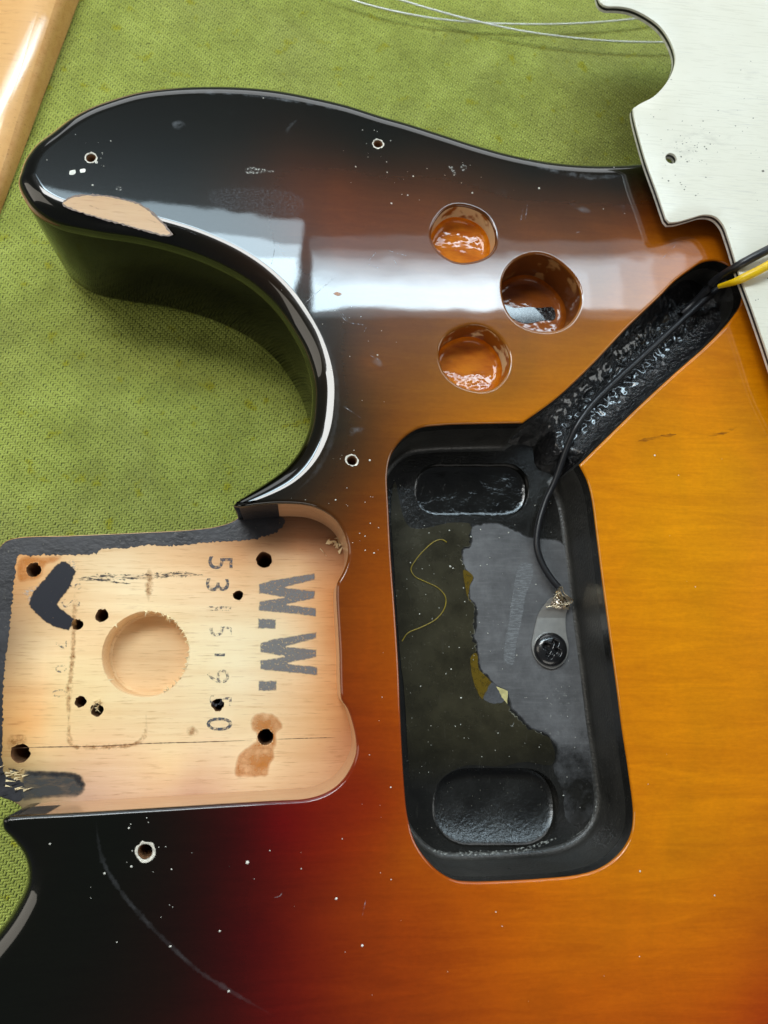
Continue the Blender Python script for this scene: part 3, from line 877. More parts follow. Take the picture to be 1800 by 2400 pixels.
ribbon('dark_scuff', P(cA([(610, 300), (800, 285), (960, 300), (1060, 320), (1150, 322)]), ZP), Z2, .5, M_PENCIL, pocket, .25, 2)
M_CRACK = simple('crack_line', L4(96, 66, 42), .8)
ribbon('crack', P(c5([(15, 1022), (170, 1016), (300, 1014), (420, 1012), (640, 1000), (860, 994), (1090, 986)]), ZP), Z1, .16, M_CRACK, pocket, .5, 3)
ribbon('crack', P(c5([(1190, 982), (1300, 978), (1450, 974)]), ZP), Z1, .12, M_CRACK, pocket, .5, 4)
ribbon('stain_line', P(cA([(600, 380), (600, 600), (590, 800), (585, 1000), (565, 1200), (550, 1350), (545, 1500), (542, 1659), (545, 1720)]), ZP), Z1, 1.0, M_STAINL, pocket, .4, 5, soft=True)
ribbon('stain_line', P(cS([(672, -60), (672, 100), (668, 180), (690, 250), (730, 290), (860, 298), (1060, 290), (1240, 280), (1360, 240), (1410, 170), (1420, 60), (1420, -60)]), ZP), Z2, .8, M_STAINL, pocket, .4, 6, soft=True)
ribbon('stain_line', P(cA([(1330, 160), (1325, 260), (1325, 380), (1320, 500)]), ZP), Z1, 1.5, M_STAINL, pocket, .4, 7, soft=True)
decal('orange_stain', P(c5([(1078, 915), (1090, 880), (1130, 866), (1180, 872), (1215, 905), (1222, 935), (1195, 955), (1198, 990), (1185, 1035), (1190, 1060), (1165, 1100), (1160, 1140), (1090, 1147), (1015, 1142), (1015, 1085), (1035, 1040), (1075, 1010), (1105, 985), (1100, 955), (1085, 945)]), ZP), Z1, M_STAIN, pocket, .08, 8, fade=.7)
decal('orange_stain', P(c5([(800, 935), (835, 920), (860, 945), (850, 965), (810, 968)]), ZP), Z1, M_STAINL, pocket, .12, 10, fade=.8)
decal('orange_stain', P(c5([(85, 200), (180, 190), (270, 190), (255, 212), (200, 235), (180, 285), (130, 300), (80, 300)]), ZP), Z1, M_STAIN, pocket, .08, 11, fade=.8)
decal('orange_stain', P(c5([(30, 970), (110, 962), (118, 1000), (90, 1005), (40, 1030)]), ZP), Z1, M_STAINL, pocket, .08, 12, fade=.8)
decal('white_filler', P(cA([(520, 105), (560, 80), (640, 140), (620, 220), (560, 170)]), ZP), Z1, M_SCUFF_SHEEN, pocket, .08, 13, fade=.8)
decal('white_filler', P(cA([(60, 400), (220, 330), (330, 280), (300, 340), (220, 430), (170, 510), (110, 450)]), ZP), Z1, M_SCUFF_SHEEN, pocket, .08, 14, fade=.8)
# chipped wood in the upper corner of the pocket
for k in range(9):
    c = np.array(unp(*cW([(1445 + rng.normal(0, 30), 50 + rng.normal(0, 35))])[0], ZP)); mm = MB(); n = 5
    v = [(c[0] + rng.normal(0, .55), c[1] + rng.normal(0, .55), ZP + rng.uniform(.05, .9)) for _ in range(n)]
    mm.add(v, [(0, 1, 2), (0, 2, 3), (0, 3, 4), (1, 2, 4)]); mm.build('splinter', M_SPLINT, pocket, smooth=False)
mm = MB(); a = np.array(unp(*cW([(1285, 110)])[0], ZP)); b = np.array(unp(*cW([(1350, 180)])[0], ZP)); mm.add([(*a, ZP + .1), (*(a + .12), ZP + .3), (*b, ZP + .15), (*(b - .1), ZP + .35)], [(0, 1, 2), (1, 2, 3)]); mm.build('splinter', M_SPLINT, pocket, smooth=False)
# splintered corner lower left and filled pilot hole
for k in range(26):
    x, y = (rng.uniform(-10, 55), rng.uniform(1800, 1866)); c = np.array(unp(x, y, ZP)); w = rng.uniform(.1, .3); ln = rng.uniform(.8, 2.6); an = rng.normal(.15, .25)
    d = np.array([math.cos(an), math.sin(an)]); n = np.array([-d[1], d[0]]); mm = MB(); h = rng.uniform(.15, .6)
    mm.add([(*(c - n * w), ZP + .1), (*(c + n * w), ZP + .1), (*(c + d * ln), ZP + h), (*(c + d * ln * .4), ZP + h + .2)], [(0, 1, 3), (1, 2, 3), (2, 0, 3)])
    mm.build('splinter', M_SPLINT if k % 3 else M_OVER, pocket, smooth=False)
for k in range(14):
    c = np.array(unp(*cA([(800 + rng.normal(0, 28), 1520 + rng.normal(0, 30))])[0], ZP)); an = rng.normal(.5, .5); d = np.array([math.cos(an), math.sin(an)]); n = np.array([-d[1], d[0]]); mm = MB()
    mm.add([(*(c - n * .12), ZP + .1), (*(c + n * .12), ZP + .15), (*(c + d * 1.3), ZP + .3), (*(c + d * .5), ZP + .5)], [(0, 1, 3), (1, 2, 3), (2, 0, 3)])
    mm.build('splinter', M_SPLINT, pocket, smooth=False)
# dark lacquer on the pocket wall beside the horn point
def wall_patch():
    idx = np.where(KA)[0]
    q = LA[idx]
    d0 = np.array(unp(560, 1188, 0)); near = [i for i in idx if np.linalg.norm(LA[i] - d0) < 9.5]
    l = LA[near]; n = normals(LA)[near]
    e = l + n * .06
    m = MB(); m.rings([z3(e, -.9), z3(e, -9), z3(e, ZP + .0)], closed=False)
    m.build('black_wall_paint', M_OVER, pocket, merge=0)
    far = [i for i in idx if np.linalg.norm(LA[i] - np.array(unp(16, 1913, 0))) < 8]
    m = MB(); e = LA[far] + normals(LA)[far] * .06; m.rings([z3(e, -.9), z3(e, -6), z3(e, -11)], closed=False)
    m.build('black_wall_paint', M_OVER, pocket, merge=0)
wall_patch()

# ------------------------------------------------------------------ cavity floor details
def c6(pts): return [(850 + x * .42194, 1100 + y * .42194) for x, y in pts]
def c7(pts): return [(850 + x * .42194, 1600 + y * .42194) for x, y in pts]
G1, G2, G3 = ZF + .06, ZF + .30, ZF + .36
grey = c6([(600, 320), (660, 300), (730, 295), (800, 318), (860, 345), (930, 372), (1000, 380), (1120, 420), (1170, 600), (1200, 900), (1230, 1150), (1260, 1420)]) + c7([(1290, 420), (1300, 560), (1280, 720), (1200, 800), (1130, 760), (1110, 600), (1060, 480), (1075, 380), (1050, 320), (1020, 288), (930, 255), (870, 190), (820, 140), (800, 60)]) + c6([(740, 1205), (690, 1150), (650, 1110), (636, 1040), (632, 970), (612, 930), (626, 880), (624, 760), (595, 720), (590, 650), (612, 600), (580, 568), (552, 500), (558, 450), (600, 420)])
gs = decal('grey_shielding', P(grey, ZF), G1, M_GRAPHF, cavity, .10, 21, .4, fade=.9, label='scuffed grey shielding paint on cavity floor')
# brown lacquer film lying left of it (below)
film = [(925, 1130), (960, 1235), (1060, 1225), (1101, 1228)] + c6([(595, 318), (594, 420), (550, 450), (545, 500), (572, 570), (604, 600), (582, 650), (586, 722), (616, 752), (618, 880), (604, 930), (624, 972), (628, 1042), (644, 1114), (682, 1154), (732, 1210), (790, 1236), (812, 1335), (862, 1388)]) + c7([(924, 262), (1018, 296), (1044, 328), (1066, 385), (1050, 452), (900, 440), (760, 465), (560, 462), (430, 540), (380, 640), (370, 760), (330, 800), (280, 700), (262, 560), (250, 400), (240, 200), (228, 20)]) + [(940, 1560), (930, 1437), (922, 1300), (916, 1200)]
def clampf(pts, z):
    q = P(pts, z); inner = off(LC, -2.4); k = inside(q, inner)
    for i in np.where(~k)[0]: q[i] = inner[np.argmin(((inner - q[i]) ** 2).sum(1))]
    return q
def ragged_px(pts, amp, seed):
    """torn outline: extra points with uneven jumps"""
    rr = np.random.default_rng(seed); out = []
    for a, b in zip(pts[:-1], pts[1:]):
        n = max(1, int(math.hypot(b[0] - a[0], b[1] - a[1]) / 5))
        for q in range(n):
            t = q / n; out.append((a[0] + (b[0] - a[0]) * t + rr.normal(0, amp), a[1] + (b[1] - a[1]) * t + rr.normal(0, amp)))
    return out + [pts[-1]]
torn = ragged_px(film[4:4 + 19] + c7([(924, 262), (1018, 296), (1044, 328)]), 1.7, 77)
film = film[:4] + torn + film[4 + 22:]
fo = decal('lacquer_film', clampf(film, ZF), G2, M_FILM, cavity, .02, 22, .4, fade=.001, label='glossy olive brown lacquer film with a torn edge')
def fade_down(o, y0, y1):
    k = np.array([v.co.y for v in o.data.vertices]) / S; a0, a1 = unp(1100, y0, ZF)[1], unp(1100, y1, ZF)[1]
    e = np.zeros(len(k), np.float32); o.data.attributes['edge'].data.foreach_get('value', e)
    o.data.attributes['edge'].data.foreach_set('value', (np.maximum(e, .0) * np.clip((k - a1) / (a0 - a1), 0, 1)).astype(np.float32))
set_ones = lambda o: o.data.attributes['edge'].data.foreach_set('value', np.ones(len(o.data.vertices), np.float32))
set_ones(fo); fade_down(fo, 1700, 1850); fade_down(gs, 1640, 1840)
M_TORN = make_inkmat('pale_torn_lip', (.30, .29, .22, 1), .42, .66, .35, .4, base_alpha=.8)
lip = ribbon('torn_lip', P(torn, ZF), G2 + .05, .22, M_TORN, cavity, .3, 78)
M_PALEFLAP = simple('pale_film_underside', L4(196, 186, 128), .4)
decal('film_edge', P(c6([(560, 560), (612, 596), (592, 650), (590, 720), (612, 745), (585, 720), (568, 650)]), ZF), G3, M_OLIVE, cavity, .03, 23, .3)
decal('film_edge', P(c6([(600, 1040), (632, 1020), (645, 1110), (690, 1155), (715, 1190), (690, 1230), (665, 1275), (625, 1210), (602, 1120)]), ZF), G3, M_OLIVE, cavity, .03, 24, .3)
decal('film_flap', P(c6([(740, 1206), (805, 1230), (800, 1300), (775, 1270)]), ZF), G3 + .05, M_PALEFLAP, cavity, .04, 25, .3, smooth_curve=False)
decal('film_flap', P(c6([(712, 1185), (760, 1215), (785, 1285), (720, 1300), (670, 1275), (690, 1225)]), ZF), G3 + .02, M_GRAPH, cavity, .05, 26, .3)
decal('torn_corner', P(c7([(850, 195), (842, 215), (828, 245), (800, 230), (780, 205), (800, 228), (825, 236)]), ZF), G3, M_SCUFF_SHEEN, cavity, 0, 27, .2)
decal('pencil_band', P(c6([(878, 530), (945, 530), (935, 620), (905, 700), (880, 850), (855, 960), (830, 1085), (790, 1065), (790, 960), (810, 860), (832, 700)]), ZF), ZF + .12, make_inkmat('pale_graphite_band', (.25, .26, .27, 1), .30, .62, 1.5, .45, (.4, 1.8, 1), .85), cavity, .05, 28, .3)
ribbon('floor_scuff_and_sheen', P(c6([(1085, 150), (1110, 260), (1130, 380), (1145, 500), (1158, 640), (1185, 850), (1205, 1020), (1230, 1180), (1258, 1420)]) + c7([(1270, 250), (1285, 400), (1302, 560), (1295, 690), (1240, 800), (1130, 880)]), ZF), ZF + .16, .55, M_SCUFF_SHEEN, cavity, .4, 31)
ribbon('floor_scuff_and_sheen', P(c7([(300, 880), (380, 930), (480, 952), (640, 945), (800, 940), (950, 910), (1100, 850)]), ZF), ZF + .16, 1.0, M_SCUFF_SHEEN, cavity, .3, 32)  # highlight along the bottom floor edge, painted as a pale ribbon
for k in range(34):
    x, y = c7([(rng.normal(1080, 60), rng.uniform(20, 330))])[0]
    ribbon('floor_scuff_and_sheen', P([(x, y), (x + rng.normal(0, 6), y + rng.normal(0, 6))], ZF), ZF + .13, .3, M_SCUFF_SHEEN, cavity, .3, 60 + k)
def tube(name, pts3, r, mat, parent=None, sides=10, capends=True, step=.6):
    c = catmull(pts3, False, step) if step else np.asarray(pts3, float)
    # catmull works on all three columns
    t = np.gradient(c, axis=0); t /= np.linalg.norm(t, axis=1, keepdims=True) + 1e-9
    ref = np.array([.13, .21, .97]); rings = []
    rr = np.broadcast_to(np.asarray(r, float), (len(c),)) if not callable(r) else np.array([r(i / (len(c) - 1)) for i in range(len(c))])
    for i in range(len(c)):
        u = np.cross(t[i], ref); u /= np.linalg.norm(u) + 1e-9; v = np.cross(u, t[i])
        rings.append(np.array([c[i] + rr[i] * (math.cos(a) * u + math.sin(a) * v) for a in np.linspace(0, 2 * math.pi, sides, endpoint=False)]))
    m = MB(); m.rings(rings)
    if capends:
        m.add(rings[0], [tuple(range(sides))]); m.add(rings[-1], [tuple(range(sides))[::-1]])
    return m.build(name, mat, parent, sharp=60)
def P3(pts):
    return np.array([(*unp(x, y, z), z) for x, y, z in pts])
th = c6([(468, 405), (440, 390), (400, 400), (340, 450), (290, 510), (268, 555), (290, 595), (350, 625), (420, 660), (460, 710), (455, 770), (410, 830), (330, 875), (250, 910), (218, 955)])
tube('yellow_thread', P3([(x, y, G2 + .16) for x, y in th]), .15, M_THREAD, cavity, 6)

# ------------------------------------------------------------------ marks on the lacquer
def c1(pts): return [(x * .54249, y * .54249) for x, y in pts]
def c2(pts): return [(900 + x * .54249, y * .54249) for x, y in pts]
def c3(pts): return [(x * .54249, 600 + y * .54249) for x, y in pts]
def c8(pts): return [(x * .54249, 1800 + y * .54249) for x, y in pts]
shell_marks = body
M_BEIGE = make_wood('beige_patch', False, (192, 154, 108), .42, .25, 0.0, .8)
M_BORDER = simple('brown_patch_border', L4(98, 70, 48), .4, noise_amt=.4)
decal('brown_border', P(c1([(268, 884), (300, 852), (400, 840), (522, 856), (616, 886), (678, 933), (720, 978), (745, 1016), (700, 1018), (620, 998), (500, 964), (390, 934), (306, 905)]), 0), .03, M_BORDER, body, .10, 50, .35)
decal('beige_patch', P(c1([(275, 880), (305, 857), (400, 846), (520, 862), (610, 892), (670, 938), (712, 980), (735, 1012), (700, 1012), (620, 992), (500, 958), (390, 928), (310, 900)]), 0), .05, M_BEIGE, body, .09, 51, .35, label='beige patch along the horn edge')  # beige patch laid over a slightly larger brown one
ribbon('worn_line', P(c8([(415, 195), (420, 280), (445, 400), (520, 530), (620, 650), (740, 770), (850, 870), (990, 960), (1200, 1080)])), .05, .7, M_WEAR, body, .5, 52, soft=True)
ribbon('worn_line', P(c3([(1180, 130), (1280, 200), (1370, 310), (1430, 430), (1455, 560), (1450, 700), (1420, 830), (1350, 950), (1250, 1040)])), .05, .9, M_WEAR, body, .5, 53, soft=True)
ribbon('worn_line', P(c1([(700, 395), (900, 400), (1100, 415), (1350, 450), (1600, 500)])), .05, .8, M_HAZE, body, .5, 54, soft=True)
ribbon('worn_line', P(c2([(600, 690), (750, 740), (900, 765), (1040, 760)])), .05, 1.2, M_HAZE, body, .5, 55, soft=True)
scr = [c1([(1450, 1195), (1380, 1255), (1305, 1320)]), c1([(1460, 1345), (1500, 1390), (1580, 1410), (1570, 1440)]), c1([(1180, 1010), (1185, 1080), (1170, 1150)]), c1([(630, 945), (700, 970), (780, 985), (880, 1030)]), c1([(380, 885), (430, 905)]),
       c1([(1590, 1130), (1625, 1090)]), c1([(1580, 1140), (1640, 1160)]), c2([(10, 1080), (110, 1110)]), c2([(20, 1090), (60, 1150)]), c2([(590, 960), (600, 900)]), c2([(620, 880), (610, 950)]), c8([(1185, 560), (1210, 552), (1218, 540)]), c8([(1580, 570), (1565, 640)]),
       c3([(1600, 430), (1640, 450)]), c3([(1470, 640), (1560, 700)]), c3([(1480, 250), (1510, 290)]), c2([(1200, 1120), (1260, 1060)]), c2([(820, 1010), (850, 1000)])]
for k, q in enumerate(scr):
    ribbon('scratch', P(q), .05, .16, M_SCRATCH if k not in (2, 3, 4) else M_PENCIL, body, .4, 70 + k)
blot = [(c1([(1055, 735), (1080, 722), (1120, 728), (1190, 740), (1130, 748), (1070, 750)]), M_SCUFF_SHEEN), (c1([(1230, 570), (1250, 535), (1290, 515), (1260, 550), (1240, 585)]), M_HAZE), (c1([(980, 500), (1000, 480), (1012, 490), (1000, 505)]), M_HAZE),
        (c2([(480, 825), (510, 820), (535, 832), (505, 842)]), M_HAZE), (c2([(800, 880), (850, 885), (905, 915), (870, 925), (830, 905)]), M_HAZE), (c2([(333, 715), (350, 712), (358, 728), (345, 740), (332, 730)]), M_SCUFF_SHEEN), (c2([(280, 720), (300, 722), (310, 755), (298, 750), (290, 735)]), M_SCUFF_SHEEN),
        (c2([(270, 808), (290, 805), (310, 810), (285, 814)]), M_HAZE), (c2([(185, 768), (192, 778), (218, 782), (190, 784)]), M_HAZE), (c1([(740, 530), (780, 520), (810, 545), (790, 565), (750, 555)]), M_HAZE), (c1([(300, 740), (325, 735), (322, 752), (302, 755)]), M_DUST), (c1([(345, 732), (368, 730), (366, 743), (346, 745)]), M_DUST),
        (c1([(500, 808), (520, 802), (530, 816), (512, 825)]), M_SCUFF_SHEEN), (c1([(1440, 1268), (1455, 1262), (1478, 1270), (1462, 1280)]), M_STAIN), (c3([(1500, 750), (1540, 735), (1580, 745), (1550, 780), (1510, 775)]), M_HAZE), (c3([(1600, 400), (1640, 440), (1659, 480), (1610, 470)]), M_HAZE),
        (c2([(1010, 890), (1040, 885), (1045, 915), (1020, 915)]), M_HAZE), (c1([(900, 830), (1150, 810), (1310, 850), (1300, 930), (1100, 920), (920, 890)]), make_inkmat('fine_scuff_field', (.30, .33, .38, 1), .5, .75, 2.2, .5, (.7, 1.6, 1), .35))]
for k, (q, mt) in enumerate(blot):
    decal('lacquer_blemish', P(q), .04, mt, body, .05, 90 + k, .25, fade=.7 if mt in (M_HAZE,) or k == len(blot) - 1 else 0)
# faint grain lines in the amber
M_GRAIN = make_inkmat('dark_grain_streak', (.16, .045, .005, 1), .40, .62, .5, .4, (.3, 2, 1), .75)
for q in ([(1495, 1034), (1560, 1022), (1585, 1018)], [(1640, 1023), (1690, 1016), (1725, 1003)]):
    ribbon('grain_streak', P(q), .04, .8, M_GRAIN, body, .4, 130)

# ------------------------------------------------------------------ dust on the guitar
def build_dust():
    m = MB(); spots = []
    def cl(px, py, sx, sy, n, s=.14):
        for _ in range(int(n * .4)): spots.append((rng.normal(px, sx), rng.normal(py, sy), min(.45, s * .8 * math.exp(rng.normal(0, .55))) + .02))
    cl(213, 355, 26, 26, 26, .17); cl(235, 375, 8, 8, 10, .2); cl(860, 345, 30, 26, 34, .13); cl(825, 1085, 22, 22, 24, .14); cl(345, 1960, 40, 30, 24, .15)
    cl(300, 2060, 120, 80, 26, .13); cl(650, 2080, 150, 90, 30, .12); cl(750, 760, 60, 30, 24, .11); cl(900, 420, 60, 40, 24, .1); cl(1063, 400, 25, 20, 14, .16)
    cl(770, 1200, 70, 30, 34, .11); cl(860, 1260, 15, 60, 20, .11); cl(1100, 430, 160, 50, 26, .1); cl(860, 860, 50, 80, 26, .1); cl(1500, 450, 60, 40, 12, .12); cl(1600, 1400, 120, 350, 26, .09); cl(1300, 2250, 300, 100, 26, .1)
    cl(1490, 1860, 6, 40, 7, .22); cl(640, 1195, 60, 6, 26, .1); cl(900, 1700, 20, 200, 20, .11)
    big = [(308, 2031, .3), (245, 2047, .25), (788, 2106, .35), (849, 2216, .3), (536, 2323, .35), (399, 2218, .35), (117, 1978, .25), (217, 434, .3), (110, 375, .22), (617, 230, .25), (1107, 452, .28), (1171, 351, .22), (1481, 1851, .45), (1493, 1897, .4), (1500, 2042, .3), (515, 2182, .25)]
    spots += big
    L1 = off(LA, -np.minimum(RA, 3)); pts = P([(a, b) for a, b, _ in spots]); ok = inside(pts, L1) & ~inside(pts, off(LC, 1.0))
    for d in LD + LS: ok &= ~inside(pts, off(d, .6))
    base_z = np.zeros(len(pts))
    for (p, s, k) in zip(pts, spots, ok):
        if not k: continue
        add_speck(m, p, s[2], .03)
    # flecks inside the cavity
    for k in range(230):
        x, y = rng.uniform(920, 1430), rng.uniform(1080, 2000)
        p = P([(x, y)], ZF)[0]
        if inside(p[None], off(LC, -3))[0] and not any(inside(p[None], off(s, .6))[0] for s in slots): add_speck(m, p, abs(rng.normal(.09, .05)) + .03, ZF + .33)
    for x, y, s in [*(a + (b,) for a, b in zip(c6([(565, 735), (485, 540), (500, 550), (1235, 795), (1480, 485), (960, 640), (600, 375), (490, 1110), (320, 1205), (480, 340)]), (.2, .4, .3, .25, .2, .3, .3, .2, .25, .25)))]:
        p = P([(x, y)], ZF)[0]; add_speck(m, p, s, ZF + .35)
    o = m.build('dust_specks', M_DUST, None, smooth=False, merge=0)
    tag(o, 'white dust and flake specks scattered over the guitar body', 'dust', kind='stuff')
def add_speck(m, p, s, z):
    n = 5; a0 = rng.uniform(0, 6.28); e = rng.uniform(.5, 1)
    v = [(p[0] + s * math.cos(a0 + 6.283 * i / n) * (1 if i % 2 else e), p[1] + s * math.sin(a0 + 6.283 * i / n) * e, z) for i in range(n)]
    v.append((p[0] + rng.normal(0, s * .2), p[1], z + s * .6))
    m.add(v, [(i, (i + 1) % n, n) for i in range(n)])
build_dust()

# ------------------------------------------------------------------ ground lug, screw and wires in the cavity
M_STEEL = simple('dull_tinned_steel', (.62, .60, .56, 1), .38, .85, noise_amt=.12, nscale=.4)
M_SOLDER = simple('solder_metal', (.50, .43, .36, 1), .22, 1.0, noise_amt=.3, nscale=1.2, bump=.6)
M_SCREW = simple('black_screw_steel', (.010, .010, .011, 1), .26, .0, coat=.6, noise_amt=.2)
M_WIREB = simple('black_wire_sleeve', (.014, .014, .016, 1), .36, noise_amt=.2)
M_WIREY = simple('yellow_wire_sleeve', L4(226, 186, 8), .35, noise_amt=.08)
def c9(pts): return [(1180 + x * .19289, 1300 + y * .19289) for x, y in pts]
lug = thing('solder_lug', 'tinned metal solder lug held by a black screw in the cavity', 'solder lug', (*unp(*c9([(590, 1150)])[0], ZF), ZF))
def build_lug():
    z = ZF + .3
    out = c9([(350, 1110), (375, 950), (410, 790), (440, 700), (500, 600), (560, 530), (680, 505), (780, 520), (800, 600), (765, 700), (758, 850), (770, 980), (795, 1110), (770, 1260), (690, 1350), (590, 1385), (480, 1350), (390, 1250)])
    l = ccw(catmull(P(out, z + .9), True, .4)); zz = z + np.clip((np.linalg.norm(l - P(c9([(590, 1150)]), z)[0], axis=1) - 5) * .16, 0, 1.3)
    m = MB(); v, f = cap(l)
    def zz_of(q): return z + .15 + np.clip((q[:, 1] - unp(*c9([(590, 760)])[0], z)[1]) * .30, 0, 2)
    v, f = cap(l, grid=.5)
    m.add(np.concatenate([v, (zz_of(v) + .5)[:, None]], 1), f)
    m.rings([np.concatenate([l, (zz_of(l) + .5)[:, None]], 1), np.concatenate([l, zz_of(l)[:, None]], 1)])
    m.build('lug_plate', M_STEEL, lug, sharp=9)
    # solder and twisted strands on the lug's tip
    m = MB(); c = np.array([*unp(*c9([(690, 590)])[0], z + 1.8), z + 2.0]); n, k = 18, 9; rings = []
    for i in range(k):
        ph = math.pi * (i + .3) / (k + .2)
        rings.append(np.array([(c[0] + math.sin(ph) * math.cos(a) * (2.3 + .45 * math.sin(3 * a + i)), c[1] + math.sin(ph) * math.sin(a) * (1.5 + .3 * math.cos(2 * a + i)), c[2] + math.cos(ph) * .9 + .18 * math.sin(5 * a + 2 * i)) for a in np.linspace(0, 2 * math.pi, n, endpoint=False)]))
    m.rings(rings); m.add(rings[0], [tuple(range(n))]); m.build('solder_blob', M_SOLDER, lug)
    M_STR = simple('tinned_copper_strand', (.62, .50, .34, 1), .28, 1.0)
    for s in range(8):
        a = c9([(690 + rng.normal(0, 15), 390)])[0]; b = c9([(680 + rng.normal(0, 35), 470)])[0]; d = c9([(690 + rng.normal(0, 80), 560 + rng.normal(0, 25))])[0]; e = c9([(690 + rng.normal(0, 110), 640 + rng.normal(0, 30))])[0]
        tube('strand', P3([(*a, z + 2.3), (*b, z + 2.6 + rng.normal(0, .2)), (*d, z + 3.1), (*e, z + 2.4)]), .17, M_STR, lug, 6, step=.4)
build_lug()
def build_screw():
    c = np.array(unp(*c9([(583, 1150)])[0], ZF + 2)); R = pxr(*c9([(583, 1150)])[0], 39, ZF + 2)
    s = thing('lug_screw', 'black cross-head screw holding the solder lug', 'screw', (c[0], c[1], ZF + .8))
    m = MB(); n = 144; t = np.linspace(0, 2 * math.pi, n, endpoint=False); rr = [1.0, 1.0, .96, .88, .76, .62, .46, .30, .14]; zz = [0, .55, 1.0, 1.4, 1.72, 1.96, 2.12, 2.2, 2.22]
    def prof(rad):  # height of the domed head at a radius
        return np.interp(rad, rr[::-1], zz[::-1])
    G = 60; V = []; idx = {}
    rings = []
    rot = math.radians(-28)
    radii = np.concatenate([np.linspace(0.02, .62, 44), [.68, .76, .84, .9, .94, .97, 1.0]])
    for rd in radii[::-1]:
        ring = []
        for a in t:
            x, y = rd * math.cos(a), rd * math.sin(a); z = prof(rd)
            u = x * math.cos(rot) + y * math.sin(rot); v = -x * math.sin(rot) + y * math.cos(rot)
            arm = min(abs(u), abs(v)); ln = max(abs(u), abs(v))
            inn = (1 / (1 + math.exp((arm - (.15 + .10 * max(0, .3 - ln))) * 45))) * (1 / (1 + math.exp((ln - .52) * 40)))
            ring.append((c[0] + x * R, c[1] + y * R, ZF + .85 + z - inn * 1.7))
        rings.append(np.array(ring))
    m.rings([np.array([(p[0], p[1], ZF + .6) for p in rings[0]])] + rings); m.add(rings[-1], [tuple(range(n))])
    m.build('screw_head', M_SCREW, s)
build_screw()

# earth wire from the channel to the lug
gw = c4 = lambda pts: [(900 + x * .54249, 600 + y * .54249) for x, y in pts]
w1 = [(x, y, z) for (x, y), z in zip(c4([(1500, 95), (1430, 150), (1250, 312), (1110, 440), (1000, 540), (900, 640), (830, 740), (790, 830)]), (-5, -6.5, -8, -8.4, -8.8, -9.2, -10, -12))]
w1 += [(x, y, z) for (x, y), z in zip(c6([(1070, 60), (1015, 180), (975, 320), (968, 430), (1000, 530), (1050, 610), (1088, 655)]), (-15, -16.3, -16.8, -17, -17, -16.8, -16.6))]
gwire = tube('earth_wire', P3(w1), .88, M_WIREB, None, 12)
tag(gwire, 'thin black wire lying in the channel and soldered to the lug', 'wire')

# ------------------------------------------------------------------ yellow and black lead over the pickguard edge
yw = [(1570, 790, -12), (1620, 735, -9.5), (1660, 697, -5), (1686, 671, 1), (1720, 661, 6), (1760, 643, 8.6), (1810, 616, 9.8), (1900, 560, 11), (2050, 470, 13)]
bw = [(1600, 735, -11.6), (1640, 698, -8), (1680, 655, -1), (1715, 632, 5), (1760, 606, 8.6), (1810, 580, 10), (1900, 530, 11), (2050, 450, 13)]
tag(tube('lead_wire', P3(yw[3:]), lambda t: 1.15 * min(1, .55 + 6 * t), M_WIREY, None, 14), 'yellow wire coming out of the channel over the pickguard edge', 'wire', 'leads crossing the pickguard edge')
tag(tube('lead_wire', P3(bw), 1.15, M_WIREB, None, 14), 'black wire beside the yellow one, passing over the pickguard edge', 'wire', 'leads crossing the pickguard edge')

